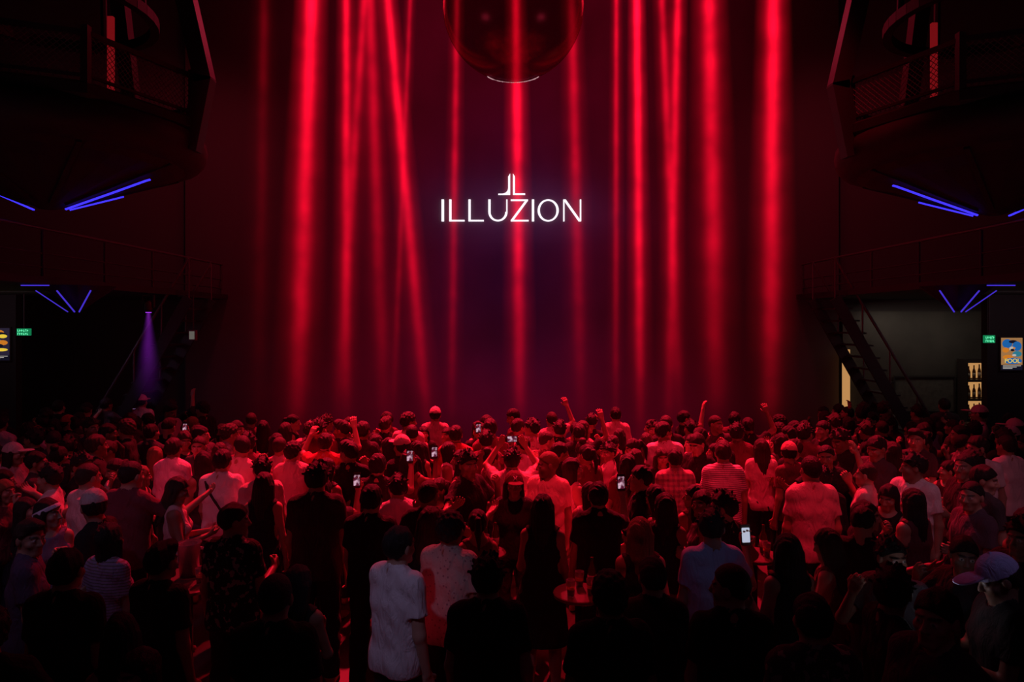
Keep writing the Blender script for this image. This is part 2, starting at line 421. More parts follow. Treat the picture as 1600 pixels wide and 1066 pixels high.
HAIR = {}
def hair(name, kind):
    fd = Field((-.17,-.24,-.46), (.17,.2,.26), .0062)
    x, y, z = fd.grid(); zero = 0*fd.F
    inf = {'crop': .006, 'curly': .018, 'quiff': .01, 'messy': .013}.get(kind, .009)
    fd.ell((0,-.014,.026), (.077+inf,.096+inf,.099+inf), .01)
    if kind == 'quiff': fd.ell((.01,.045,.1), (.06,.06,.04), .03)
    if kind == 'messy':
        for i in range(46):
            th = random.uniform(0, 2*math.pi); ph = random.uniform(-.05, 1.45)
            dv = np.array((math.cos(th)*math.cos(ph), math.sin(th)*math.cos(ph), math.sin(ph)))
            p = np.array((0,-.014,.026))+dv*np.array((.083,.102,.105)); tw = np.array((random.uniform(-.6,.6), random.uniform(-.6,.6), random.uniform(-.2,.6)))
            fd.cap(p-dv*.01, p+nrm(dv*.6+tw)*.03, .013, .005, .006)
    if kind == 'curly': fd.F += (.008*np.sin(95*x+1+20*z)*np.sin(95*y+14*x)*np.sin(95*z+2)).astype(np.float32)
    elif kind == 'crop': fd.F += (.0015*np.sin(150*x)*np.sin(140*y)*np.sin(150*z)).astype(np.float32)
    else: fd.F += (.0045*np.sin(52*x+20*z+9*y)*np.sin(47*y+1-12*z)+.003*np.sin(120*x+60*y)*np.sin(80*y+40*z)).astype(np.float32)
    cutz = {'crop': .012, 'short': -.005, 'quiff': .01, 'curly': .0, 'messy': .0}.get(kind, -.01)
    fd.F = np.maximum(fd.F, (cutz-(z-.78*y)).astype(np.float32)+zero)
    if kind in ('short','quiff','crop','curly','messy'):
        for s in (-1, 1): fd.ell((s*.085,.0,-.012), (.02,.026,.038), 0, op='s')
    if kind in ('long','wavy'):
        n = 7
        for i in range(n):
            a = -1+2*i/(n-1); b = random.uniform(-.03,.03); wv = .02*math.sin(3*i) if kind == 'wavy' else 0
            fd.cap((a*.07,-.075+.045*a*a,.0), (a*.08+wv,-.09+.05*a*a,-.16), .032, .032, .015)
            fd.cap((a*.08+wv,-.09+.05*a*a,-.16), (a*.08-wv,-.105+.04*a*a,-.33+b), .032, .014, .015)
        for s in (-1, 1): fd.cap((s*.074,.015,.03), (s*.082,-.01,-.15), .02, .024, .015)
        fd.F += (.0022*np.sin(230*x+25*y)).astype(np.float32)*(z < .02)
    if kind == 'bob':
        for i in range(7):
            a = -1+2*i/6; fd.cap((a*.07,-.07+.06*a*a,.0), (a*.078,-.075+.07*a*a,-.12), .032, .024, .015)
        fd.F += (.002*np.sin(230*x+25*y)).astype(np.float32)*(z < .02)
    if kind == 'pony':
        fd.ell((0,-.118,.06), (.026,.026,.026), .01); fd.cap((0,-.13,.06), (0,-.165,-.04), .024, .032, .015); fd.cap((0,-.165,-.04), (.01,-.14,-.2), .032, .01, .01)
    if kind == 'bun': fd.ell((0,-.075,.125), (.046,.046,.04), .012)
    HAIR[name] = mk_mesh('hair_'+name, *nets(fd), M_HAIR)
for k in ('short','crop','quiff','curly','messy','long','wavy','bob','pony','bun'): hair(k, k)
def cap_mesh():
    fd = Field((-.15,-.16,-.05), (.15,.27,.2), .006)
    fd.ell((0,-.012,.03), (.092,.111,.113), .01)
    x, y, z = fd.grid()
    fd.F = np.maximum(fd.F, (.03-.12*y-z).astype(np.float32)+0*fd.F)
    fd.ell((0,.135,.045), (.075,.085,.012), .006)
    fd.ell((0,-.012,.146), (.01,.01,.008), .004)
    return mk_mesh('cap_mesh', *nets(fd), CL['plain'])
CAPM = cap_mesh()
def band_mesh():
    fd = Field((-.13,-.15,-.08), (.13,.13,.18), .006)
    fd.ell((0,-.014,.026), (.094,.113,.115), .0)
    x, y, z = fd.grid()
    fd.F = np.maximum(fd.F, (np.abs(z-.035-.5*y)-.02).astype(np.float32)+0*fd.F)
    return mk_mesh('band_mesh', *nets(fd), CL['plain'])
BANDM = band_mesh()

# ------------------------------------------------------------ person instances
SKINS = [(.40,.23,.16), (.34,.19,.13), (.45,.28,.2), (.25,.14,.095), (.38,.23,.17)]
HC = {'black': (.010,.008,.008), 'brown': (.03,.018,.012), 'blond': (.22,.13,.06)}
def child(name, me, parent, color, mat=None, loc=None, rot=None):
    o = bpy.data.objects.new(name, me); link(o, parent); o.color = (*color, 1)
    if mat: o.material_slots[0].link = 'OBJECT'; o.material_slots[0].material = mat
    if loc is not None: o.location = loc
    if rot is not None: o.rotation_euler = rot
    return o
def person(X, Y, H, var, hairk, top, pat, hc, rz, label, group='crowd on the dance floor', cap=None, band=None, shoes=False, skin=None, bottom=(.02,.02,.025)):
    v = VAR[var]; s = H/1.735
    b = bpy.data.objects.new('person', v['body']); link(b)
    b.location = (X, Y, 0); b.rotation_euler = (0,0,math.radians(rz)); b.scale = (s, s, s)
    b.color = (*(skin or random.choice(SKINS)), 1)
    tag(b, label, 'person', group)
    child(v['topname'], v['top'], b, top, CL[pat])
    if v['topname'] != 'dress': child('trousers', TROU[v['sex']], b, bottom)
    child('hair', HAIR[hairk], b, HC[hc], None, HEAD_C, v['rot'])
    if cap: child('cap', CAPM, b, cap, None, HEAD_C, v['rot'])
    if band: child('headband', BANDM, b, band, None, HEAD_C, v['rot'])
    if shoes:
        for q in (-1, 1): child('shoe', SHOES[q], b, (0,0,0))
    return b
def to_world(b, p):
    M = Matrix.LocRotScale(b.location, b.rotation_euler, b.scale); return M @ Vector(p)
def phone_screen_mat():
    m, nt, out = nmat('phone_display'); e = nt.nodes.new('ShaderNodeEmission'); tc = nt.nodes.new('ShaderNodeTexCoord')
    n = nt.nodes.new('ShaderNodeTexNoise'); n.inputs['Scale'].default_value = 20; lk(nt, tc.outputs['Object'], n.inputs['Vector'])
    r = nt.nodes.new('ShaderNodeValToRGB'); r.color_ramp.elements[0].color = (.10,.01,.03,1); r.color_ramp.elements[0].position = .47
    r.color_ramp.elements[1].color = (.9,.55,.7,1); r.color_ramp.elements[1].position = .68
    lk(nt, n.outputs['Fac'], r.inputs[0]); lk(nt, r.outputs[0], e.inputs[0]); e.inputs[1].default_value = .9
    lk(nt, e.outputs[0], out.inputs['Surface']); return m
M_PH = pmat('phone_case', (.02,.02,.022), .3, noise=(.03,.03,.03)); M_DISP = phone_screen_mat()
M_DISPW = emat('white_display', (.75,.8,1.), .6)
def rounded(bm, w, h, y0, y1, r):
    pts = []
    for cx, cz, a0 in ((w/2-r, h/2-r, 0), (-w/2+r, h/2-r, 90), (-w/2+r, -h/2+r, 180), (w/2-r, -h/2+r, 270)):
        for i in range(4):
            a = math.radians(a0+i*30); pts.append((cx+r*math.cos(a), cz+r*math.sin(a)))
    A = [bm.verts.new((x, y0, z)) for x, z in pts]; C = [bm.verts.new((x, y1, z)) for x, z in pts]
    bm.faces.new(A); bm.faces.new(C[::-1])
    for i in range(len(A)):
        j = (i+1) % len(A); bm.faces.new((A[i], C[i], C[j], A[j]))
def phone(loc, rot, label, disp=None):
    bm = B(); rounded(bm, .073, .15, -.004, .004, .009); o = obj('smartphone', bm, M_PH)
    bm = B(); rounded(bm, .060, .105, -.0055, -.003, .006); obj('screen', bm, disp or M_DISP, o)
    bm = B(); rounded(bm, .022, .03, .0035, .006, .005)
    for v in bm.verts: v.co.x -= .02; v.co.z += .05
    obj('camera_bump', bm, M_DARK, o)
    o.location = loc; o.rotation_euler = rot
    return tag(o, label, 'phone', 'phones held up in the crowd')

W_ = (.72,.7,.72); PK = (.6,.45,.45); BK = (.010,.009,.010); GR = (.06,.054,.06); RD = (.4,.04,.05); MR = (.14,.03,.05); BG = (.45,.38,.33)
# px, py(head top), H, variant, hair, shirt, pattern, hair colour, rz, clear, nick, label, extras
K = [
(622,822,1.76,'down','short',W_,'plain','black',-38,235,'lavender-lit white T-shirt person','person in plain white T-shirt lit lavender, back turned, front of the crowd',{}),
(703,800,1.74,'down','curly',BG,'dots','black',-25,90,'curly-haired dotted-shirt person','curly-haired person in pale dotted shirt, turned slightly right, front of the crowd',{}),
(762,868,1.75,'down','messy',BK,'plain','black',0,150,'black silhouette beside the dotted shirt','messy-haired person in black shirt, dark silhouette below the middle of the sign',{}),
(848,772,1.68,'fdress','long',BK,'plain','black',-8,200,'long-haired black dress person','person with long black hair in black dress, seen from behind below the sign',{}),
(955,893,1.75,'down','curly',BK,'plain','black',5,150,'front curly silhouette','bushy-haired person in black, near dark silhouette right of the black dress',{}),
(1055,893,1.66,'downlong','short',BK,'plain','black',0,120,'black long-sleeve person','person in black long-sleeve shirt, near silhouette between bushy hair and blue-lit shirt',{}),
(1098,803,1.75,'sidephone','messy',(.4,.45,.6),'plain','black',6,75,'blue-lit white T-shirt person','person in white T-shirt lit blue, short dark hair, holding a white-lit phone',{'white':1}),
(1142,900,1.74,'lookleft','crop',BK,'plain','black',0,100,'cropped silhouette before the blue-lit shirt','crop-haired person in black, near silhouette in front of the blue-lit white T-shirt',{}),
(982,815,1.66,'fdown','wavy',BK,'plain','blond',0,110,'blond wavy-haired person','person with long blond wavy hair and bare arms, seen from behind',{}),
(1220,838,1.66,'fdress','long',BK,'plain','black',12,200,'long-haired dark dress person','person with long dark hair in dark dress, right foreground, back turned',{}),
(1312,850,1.60,'ffront','wavy',MR,'plain','brown',55,120,'brown-haired phone-checking person','person with wavy brown hair in sleeveless maroon top, turned left, checking a phone',{}),
(1290,955,1.75,'down','short',GR,'floral','black',0,100,'floral-shirt front silhouette','short-haired person in dark floral shirt, nearest figure at lower right',{}),
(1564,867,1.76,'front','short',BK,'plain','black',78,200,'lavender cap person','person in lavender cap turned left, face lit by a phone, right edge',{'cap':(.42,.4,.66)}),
(48,812,1.70,'look','quiff',(.1,.06,.12),'plain','brown',-60,110,'left edge side-profile person','person with swept-up brown hair facing right in profile, left foreground',{}),
(75,778,1.65,'flook','long',(.2,.16,.25),'plain','black',-140,50,'white headband person','person wearing a white headband, facing the camera, left side',{'band':(.75,.75,.95)}),
(108,856,1.75,'down','short',BK,'plain','black',0,100,'left black silhouette','short-haired person in black, dark silhouette at far left foreground',{}),
(245,850,1.68,'down','quiff',BK,'plain','black',-20,90,'quiff-haired black silhouette','person with swept-up hair in black, silhouette in front of the floral shirt',{}),
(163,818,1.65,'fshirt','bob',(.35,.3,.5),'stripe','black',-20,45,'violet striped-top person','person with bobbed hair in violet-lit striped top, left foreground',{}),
(360,785,1.74,'look','short',BK,'floral','black',-12,170,'dark floral shirt person','person in black shirt with pale floral print, beside the beer pitcher',{}),
(275,745,1.66,'ffront','wavy',PK,'plain','brown',-70,120,'pale-top long-haired person','person with wavy brown hair in pale sleeveless top facing right at the pitcher',{}),
(430,897,1.75,'down','crop',BK,'plain','black',0,120,'cropped-hair black silhouette','crop-haired person in black, near silhouette at bottom left of centre',{}),
(495,722,1.88,'down','messy',(.05,.025,.03),'plain','black',5,150,'tall dark T-shirt person','tall broad person in dark T-shirt, seen from behind, left of centre',{}),
(412,738,1.66,'fdown','long',BK,'plain','black',0,85,'straight-haired black top person','person with straight long black hair in black top, beside the tall dark T-shirt',{}),
(347,702,1.76,'down','short',W_,'plain','black',0,70,'crossbody strap person','person in white T-shirt with a dark strap crossing the back',{'strap':1}),
(580,757,1.74,'down','short',BK,'plain','black',-8,100,'black T-shirt person mid-crowd','person in black T-shirt seen from behind, right of the tall dark T-shirt',{}),
(458,690,1.70,'out','curly',PK,'plain','black',0,40,'curly-haired pale-top person','curly-haired person in pale top seen from behind, left of centre',{}),
(508,676,1.72,'cheer','short',RD,'plain','black',0,30,'both-arms-up person','short-haired person in red top with both arms up, left of centre',{}),
(813,733,1.66,'fshirt','long',BK,'plain','black',172,65,'dark cap facing person','person in dark cap with pale emblem, facing the camera at the centre',{'cap':(.12,.02,.03),'emblem':1}),
(848,708,1.78,'look','crop',(.75,.5,.42),'plain','blond',150,80,'pale-shirt facing person','fair-haired person in pale shirt facing the camera, beside the dark cap',{}),
(800,700,1.72,'over','messy',PK,'plain','black',0,25,'centre phone-filming person','person filming with a phone held overhead in both hands, below the sign',{}),
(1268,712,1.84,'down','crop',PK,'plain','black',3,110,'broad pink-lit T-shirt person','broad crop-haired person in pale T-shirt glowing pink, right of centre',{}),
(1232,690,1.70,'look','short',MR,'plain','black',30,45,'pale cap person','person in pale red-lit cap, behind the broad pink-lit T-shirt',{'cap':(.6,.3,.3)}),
(1428,708,1.80,'look','messy',W_,'plain','black',120,95,'white T-shirt facing person','person in pale T-shirt half turned to the camera, right side',{}),
(1574,680,1.76,'down','short',W_,'plain','black',15,75,'right edge white T-shirt person','person in white T-shirt seen from behind, at the right edge below the poster',{}),
(1442,765,1.66,'fdown','long',MR,'plain','black',20,60,'bare-shouldered long-haired person','person with long dark hair and bare shoulders, right side, back turned',{}),
(1540,762,1.72,'hip','crop',(.1,.07,.1),'plain','black',95,60,'left-facing profile person','crop-haired person in dim grey shirt facing left, right side above lavender cap',{}),
(1130,690,1.76,'down','quiff',W_,'stripe','brown',-5,70,'striped T-shirt person','person in white striped T-shirt with swept-up brown hair, right of centre',{}),
(1192,686,1.66,'fshirt','long',PK,'plain','brown',-8,60,'long-haired pale-top person','person with long brown hair in pale top, right of the striped T-shirt',{}),
(270,684,1.74,'downlong','short',(.7,.6,.7),'plain','black',-10,75,'white long-sleeve person','person in white long-sleeve shirt seen from behind, left side',{}),
(1055,700,1.68,'down','short',(.5,.3,.3),'plaid','black',0,45,'plaid-shirt person','person in red plaid shirt seen from behind, right of centre',{}),
(20,692,1.70,'fshirt','long',PK,'plain','brown',-100,30,'left edge white cap person','person in white cap facing right at the left edge',{'cap':(.7,.55,.55)}),
(590,708,1.74,'phone','short',BK,'plain','black',0,25,'left-centre phone holder','person in black holding a lit phone up, directly left of centre beams',{}),
(638,702,1.68,'fphone','long',MR,'plain','black',0,25,'long-haired phone holder','person with long black hair and maroon top holding a lit phone up',{}),
(505,748,1.58,'phone','short',GR,'plain','black',0,0,'phone holder by tall dark T-shirt','short-haired person in grey holding a phone up beside tall dark T-shirt',{}),
(935,752,1.72,'phone','short',BK,'plain','black',5,30,'right-centre phone holder','person in black holding a lit phone up, right of the black dress',{}),
(712,664,1.74,'phone','short',RD,'plain','black',0,20,'far red-top phone holder','person in red top holding a lit phone up in the far rows',{}),
(236,662,1.70,'phone','short',GR,'plain','black',-15,15,'far-left phone holder','person in grey holding a phone up near the left stairs',{}),
(221,612,1.76,'down','short',W_,'plain','black',0,20,'distant white cap person','person in white cap and white top far back below the purple light',{'cap':(.8,.75,.9)}),
(166,622,1.72,'out','short',GR,'plain','black',0,20,'distant elbow-out person','person in grey with elbow out, far back at left',{}),
(962,636,1.74,'down','short',PK,'plain','black',0,25,'far pale T-shirt person','person in pale T-shirt in the farthest row below the thin bright beam',{}),
(905,662,1.72,'wave','short',BK,'plain','black',0,15,'far arm-raising person','person in black with one arm raised in the far rows, right of the sign',{}),
(680,636,1.74,'down','short',PK,'plain','black',0,20,'far row pale-cap person','person in pale cap and T-shirt in the farthest row below first letters',{'cap':(.6,.5,.5)}),
(1476,622,1.78,'down','short',GR,'plain','black',-10,20,'far right tall person','tall person in grey far back before the lit bar',{}),
(1395,690,1.70,'fdown','long',PK,'plain','brown',10,50,'pale strappy-top person','person with long brown hair in pale strappy top, right side, back turned',{}),
]
KEYS = []
for (px, py, H, var, hk, top, pat, hc, rz, clear, nick, label, ex) in K:
    Y = (ZC-H)*F_PX/(py-YH); Y = min(Y, 12.3); X = (px-800)*Y/F_PX
    KEYS.append(dict(px=px, py=py, X=X, Y=Y, H=H, clear=clear, nick=nick))
TABLES = [(295,905,.42), (756,862,.26), (1178,866,.28), (905,925,.26)]
TB = []
for px, py, r in TABLES:
    Y = (ZC-1.05)*F_PX/(py-YH); TB.append(((px-800)*Y/F_PX, Y, r))
for it in range(300):
    for i in range(len(KEYS)):
        for j in range(i):
            a, b = KEYS[i], KEYS[j]; dx = a['X']-b['X']; dy = a['Y']-b['Y']; d = math.hypot(dx, dy)
            if d < .50:
                p = (.50-d)*.5/(d+1e-6)
                a['X'] += dx*p*.5; b['X'] -= dx*p*.5; a['Y'] += dy*p+.001; b['Y'] -= dy*p
        for (tx, ty, r) in TB:
            a = KEYS[i]; dx = a['X']-tx; dy = a['Y']-ty; d = math.hypot(dx, dy)
            if d < r+.2: p = (r+.2-d)/(d+1e-6)*.5; a['X'] += dx*p; a['Y'] += dy*p
for kd in KEYS:
    kd['px'] = 800+kd['X']*F_PX/kd['Y']; kd['py'] = YH+(ZC-kd['H'])*F_PX/kd['Y']
for kd, (px, py, H, var, hk, top, pat, hc, rz, clear, nick, label, ex) in zip(KEYS, K):
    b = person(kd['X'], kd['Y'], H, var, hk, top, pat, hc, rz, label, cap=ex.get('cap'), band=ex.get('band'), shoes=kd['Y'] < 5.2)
    if ex.get('emblem'):
        bm = B()
        for sx in (-1, 1):
            for i in range(6):
                a0 = -1+2*i/6; a1 = -1+2*(i+1)/6
                bar(bm, (sx*(.006+.012*a0*a0), .101-.01*abs(a0), .085+.02*a0), (sx*(.006+.012*a1*a1), .101-.01*abs(a1), .085+.02*a1), .008, .006)
        bar(bm, (-.008,.102,.085), (.008,.102,.085), .008, .006)
        capo = [c for c in b.children if c.name.startswith('cap')][0]
        e = obj('cap_emblem', bm, pmat('emblem_white', (.8,.75,.75), .6, noise=(.7,.65,.65)), capo); e['label'] = 'pale curved emblem'
    if ex.get('strap'):
        bm = B(); pts = [(-.13,-.075,1.43), (-.09,-.12,1.35), (0,-.135,1.22), (.09,-.13,1.08), (.16,-.09,.95)]
        for p, q in zip(pts, pts[1:]): bar(bm, p, q, .03, .012)
        obj('strap', bm, pmat('strap_black', (.012,.012,.012), .7, noise=(.02,.02,.02)), b)
    ph = VAR[var]['phone']
    if ph:
        loc, land = ph; w = to_world(b, loc)
        phone(w, (math.radians(-8), math.radians(90 if land else 0), math.radians(rz)), 'lit smartphone held by the '+nick, M_DISPW if ex.get('white') else None)
    if nick == 'lavender cap person':
        w = to_world(b, (0,.42,1.22)); phone(w, (math.radians(-50),0,math.radians(rz)), 'smartphone lighting the face below the lavender cap', M_DISPW)
        CAPPH = to_world(b, (.05,.30,1.48))
    if nick == 'brown-haired phone-checking person':
        w = to_world(b, (0,.40,1.22)); phone(w, (math.radians(-50),0,math.radians(rz)), 'smartphone held low by the brown-haired person in maroon top', M_DISPW)

# ------------------------------------------------------------ the rest of the crowd
occ = [(k['X'], k['Y'], .50) for k in KEYS]+[(x, y, r+.22) for x, y, r in TB]
POSE = {'down':'arms down','downlong':'forearm bent','look':'head turned right','lookleft':'head turned left','out':'elbow out','fhair':'hand near chin','front':'hands joined in front','hip':'hand on hip','wave':'one arm raised',
        'fdown':'arms down','flook':'head turned left','ffront':'hands joined in front','fdress':'forearm bent','fshirt':'arms down'}
LAND = [dict(px=10,py=640,nick='left poster screen'), dict(px=232,py=640,nick='purple light cone'), dict(px=290,py=640,nick='left stair rail'), dict(px=412,py=640,nick='faint leftmost red beam'),
        dict(px=1118,py=640,nick='wide red beam right of centre'), dict(px=1206,py=640,nick='rightmost red beam'), dict(px=1340,py=640,nick='right stair rail'), dict(px=1575,py=640,nick='right poster screen')]
WM = [('down',2.6),('downlong',2.5),('look',3),('lookleft',3),('out',2.6),('front',2),('hip',2),('wave',.5)]; WF = [('fdown',2.),('flook',2.2),('fhair',2.6),('ffront',1.6),('fdress',1.6),('fshirt',2.2)]
def pick(w): return random.choices([a for a, _ in w], [b for _, b in w])[0]
FILL = []; tries = 0
while len(FILL) < 340 and tries < 50000:
    tries += 1
    px = random.uniform(-30, 1630); side = abs(px-800) > 470
    Ymax = 12.0 if side else 10.4
    Y = math.sqrt(random.uniform(3.1**2, Ymax**2)); X = (px-800)*Y/F_PX
    if abs(X) > (7.6 if Y < 11.9 else 6.6) or (abs(X) > 5.2 and Y > 11.7): continue
    if 868 < px < 922 and Y < 5.4: continue
    female = random.random() < .38
    H = random.uniform(1.54,1.70) if female else random.uniform(1.63,1.84)
    if any(math.hypot(X-a, Y-b) < r-(.04 if Y > 5.8 else 0) for a, b, r in occ): continue
    py = YH+(ZC-H)*F_PX/Y; hw = .22*F_PX/Y; bad = False
    for k in KEYS:
        if Y < k['Y'] and py < k['py']+k['clear']+8:
            kw = .2*F_PX/k['Y']
            if min(px+hw, k['px']+kw)-max(px-hw, k['px']-kw) > .25*kw*2: bad = True; break
    if bad: continue
    for tx, ty, r in TB[:1]+TB[3:]:
        if Y < ty and abs(px-(800+tx*F_PX/ty)) < hw+15 and py < YH+1.95*F_PX/ty+10: bad = True
    if bad: continue
    FILL.append(dict(px=px, py=py, X=X, Y=Y, H=H, female=female, fill=True)); occ.append((X, Y, .42))
ALL = sorted(KEYS+FILL, key=lambda k: k['Y']); front = []; KEEP = []
def covered(x, y):
    for (cx, py, s) in front:
        dx = abs(x-cx); dy = (y-py)/s
        if dy > 0 and (dx < .085*s and dy < .27 or dx < .19*s and dy > .3): return True
    return False
for k in ALL:
    s = F_PX/k['Y']
    vis = sum(not covered(k['px']+u*.07*s, k['py']+w*s) for u in (-1,-.5,0,.5,1) for w in (.02,.07,.12,.17,.22))
    vis += sum(not covered(k['px']+u*.17*s, k['py']+w*s) for u in (-1,-.5,0,.5,1) for w in (.34,.45))
    if not k.get('fill') or (vis >= 8 and -20 < k['px'] < 1620): front.append((k['px'], k['py'], s)); 
    if k.get('fill') and vis >= 8 and -20 < k['px'] < 1620: KEEP.append(k)
USED = set(); nfill = 0
for P in KEEP:
    px, py, X, Y, H, female = (P[q] for q in ('px','py','X','Y','H','female'))
    var = pick(WF if female else WM)
    if var == 'wave' and Y < 6.5: var = 'out'
    hk = pick([('long',4),('wavy',3),('bob',1.5),('pony',1.5),('bun',1)] if female else [('short',3),('messy',4),('crop',2.5),('quiff',2),('curly',1.5)])
    hc = 'black' if random.random() < .78 else 'brown'
    if hc == 'brown' and random.random() < .12 and female: hc = 'blond'
    r = random.random(); pat = 'plain'
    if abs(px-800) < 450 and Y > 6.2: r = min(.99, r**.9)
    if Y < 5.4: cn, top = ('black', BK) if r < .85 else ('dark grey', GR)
    elif r < .36: cn, top = 'black', BK
    elif r < .50: cn, top = 'dark grey', GR
    elif r < .66: cn, top = 'maroon', MR
    elif r < .84: cn, top = 'pale', PK
    elif r < .96: cn, top = 'white', W_
    else:
        cn, top = 'pale', PK; pat = random.choice(['plaid','floral','dots']); cn = {'plaid':'plaid','floral':'floral','dots':'dotted'}[pat]
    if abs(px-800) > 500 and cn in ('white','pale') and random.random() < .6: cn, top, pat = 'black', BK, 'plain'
    capc = None
    if not female and random.random() < .06 and Y > 5: capc = random.choice([PK, BK, RD])
    if capc and hk == 'messy': hk = 'short'
    hn = {'short':'short-haired','crop':'crop-haired','quiff':'swept-haired','curly':'curly-haired','messy':'messy-haired','long':'long-haired','wavy':'wavy-haired','bob':'bob-haired','pony':'ponytailed','bun':'bun-haired'}[hk]
    if capc: hn = 'cap-wearing'
    gar = 'dress' if var == 'fdress' else ('top' if female else ('long-sleeve shirt' if var == 'downlong' else 'T-shirt'))
    cand = sorted(KEYS+(LAND if Y > 8.5 else []), key=lambda k: math.hypot(k['px']-px, 1.5*(k['py']-py)))[:10]
    lab = None
    for k in cand:
        dx = px-k['px']; dy = py-k['py']
        if 'X' not in k: rel = 'below the' if abs(dx) < 25 else ('just left of the' if dx < 0 else 'just right of the')
        elif abs(dx) > 1.3*abs(dy): rel = 'left of the' if dx < 0 else 'right of the'
        else: rel = 'behind the' if dy < 0 else 'in front of the'
        l = f"{hn} person in {cn} {gar}, {POSE[var]}, {rel} {k['nick']}"
        if l not in USED and len(l.split()) <= 16: lab = l; break
    if lab is None: continue
    USED.add(lab)
    rz = random.gauss(0, 36)
    edge = abs(px-800) > 460
    if random.random() < (.55 if edge and Y < 9 else .2):
        inward = -1 if px < 800 else 1
        rz = random.choice([inward*70, inward*95, inward*130, 165, -inward*90])+random.uniform(-20, 20)
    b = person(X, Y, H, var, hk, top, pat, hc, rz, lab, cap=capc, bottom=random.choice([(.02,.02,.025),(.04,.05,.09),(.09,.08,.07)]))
    b.rotation_euler = (math.radians(random.uniform(-3.5,3.5)), math.radians(random.uniform(-4,4)), math.radians(rz))
    nfill += 1
print('FILL', len(FILL), len(KEEP), nfill, tries)

# ------------------------------------------------------------ tables and drinks
M_TOP = pmat('table_top', (.09,.05,.05), .25, noise=(.12,.07,.06), nscale=6)
M_GLASS = pmat('clear_glass', (.85,.8,.8), .05, trans=.9, noise=(.9,.85,.85)); M_BEER = pmat('beer', (.75,.38,.08), .2, trans=.3, noise=(.7,.33,.06))
M_BOTTLE = pmat('brown_bottle', (.12,.05,.02), .15, trans=.3, noise=(.1,.04,.015)); M_CAPB = pmat('bottle_label', (.6,.5,.4), .6, noise=(.5,.4,.3))
TLAB = ['round black bar table carrying the beer pitcher, left foreground', 'round bar table under the middle of the sign with glasses', 'round bar table beside the blue-lit T-shirt with glasses', 'small round bar table right of the black dress with glasses']
def glass(x, y, z, label):
    bm = B(); lathe(bm, [(.026,0),(.034,.12),(.031,.12),(.024,.008)], 16, (0,0,0)); g = obj('drinking_glass', bm, M_GLASS, None, True); g.location = (x, y, z)
    bm = B(); lathe(bm, [(.0235,.009),(.0285,.075)], 16); obj('drink', bm, M_BEER, g, True)
    tag(g, label, 'glass', 'glasses on the bar tables')
def bottle(x, y, z, label, group, h=.24):
    bm = B(); lathe(bm, [(.03,0),(.032,.01),(.032,.13),(.026,.155),(.013,.185),(.012,.23),(.014,.232),(.013,.24)], 14); o = obj('bottle', bm, M_BOTTLE, None, True); o.location = (x, y, z); o.scale = (1,1,h/.24)
    bm = B(); lathe(bm, [(.0328,.05),(.0328,.11)], 14); obj('label_band', bm, M_CAPB, o, True)
    return tag(o, label, 'bottle', group)
for i, (x, y, r) in enumerate(TB):
    t = empty('bar_table', (x, y, 0), TLAB[i], 'table', 'bar tables in the crowd')
    bm = B(); lathe(bm, [(r*.72,1.02),(r*.75,1.025),(r*.75,1.045),(r*.72,1.05)], 32); obj('table_top', bm, M_TOP, t)
    bm = B(); lathe(bm, [(.03,.03),(.03,1.02)], 12); obj('leg', bm, M_DARK, t, True)
    bm = B(); lathe(bm, [(.2,0),(.2,.012),(.05,.035)], 24); obj('base', bm, M_DARK, t)
    place = ['table with the beer pitcher', 'table under the middle of the sign', 'table beside the blue-lit T-shirt', 'table right of the black dress'][i]
    for j, (dx, dy) in enumerate(((.14,-.1), (-.12,-.14), (.02,.16))):
        if i == 0 and j == 2: continue
        glass(x+dx*r/.45, y+dy*r/.45, 1.05, ['half-full glass nearest right on the ', 'half-full glass nearest left on the ', 'half-full glass at the back of the '][j]+place)
    if i > 0: bottle(x+.1, y+.05, 1.05, 'brown bottle standing on the '+place, 'bottles on the bar tables')
x, y, r = TB[0]
pt = empty('beer_pitcher', (x-.02, y+.05, 1.05), 'clear beer pitcher with handle on the left foreground table', 'pitcher')
bm = B(); lathe(bm, [(.07,0),(.085,.25),(.092,.27),(.086,.27),(.064,.012)], 24); obj('jug', bm, M_GLASS, pt, True)
bm = B(); lathe(bm, [(.063,.014),(.074,.17)], 24); obj('beer', bm, M_BEER, pt, True)
bm = B(); hp = [(.082,0,.23),(.13,0,.22),(.145,0,.15),(.125,0,.08),(.074,0,.06)]
for p, q in zip(hp, hp[1:]): tube(bm, p, q, .011)
obj('handle', bm, M_GLASS, pt, True)

# ------------------------------------------------------------ room
ZB = 3.55
M_FLOOR = pmat('floor_dark', (.05,.03,.032), .35, noise=(.09,.05,.05), nscale=2.5, bump=.05)
M_WALL = pmat('wall_dark', (.06,.045,.048), .85, noise=(.08,.06,.064), nscale=1.5)
M_BACK = pmat('back_wall_dark', (.045,.034,.036), .85, noise=(.045,.034,.036), nscale=.6)
def plane_box(name, lo, hi, m): bm = B(); box(bm, lo, hi); o = obj(name, bm, m); return structure(o)
YB = 14.6
plane_box('floor', (-12,-3,-.1), (12,YB+.2,0), M_FLOOR)
plane_box('ceiling', (-12,-3,10.4), (12,YB+.2,10.6), M_DARK2)
plane_box('wall_back', (-12,YB,0), (12,YB+.2,10.4), M_BACK)
plane_box('wall_left', (-12.2,-3,0), (-12,YB+.2,10.4), M_WALL)
plane_box('wall_right', (12,-3,0), (12.2,YB+.2,10.4), M_WALL)
plane_box('wall_rear', (-12,-3.2,0), (12,-3,10.4), M_WALL)
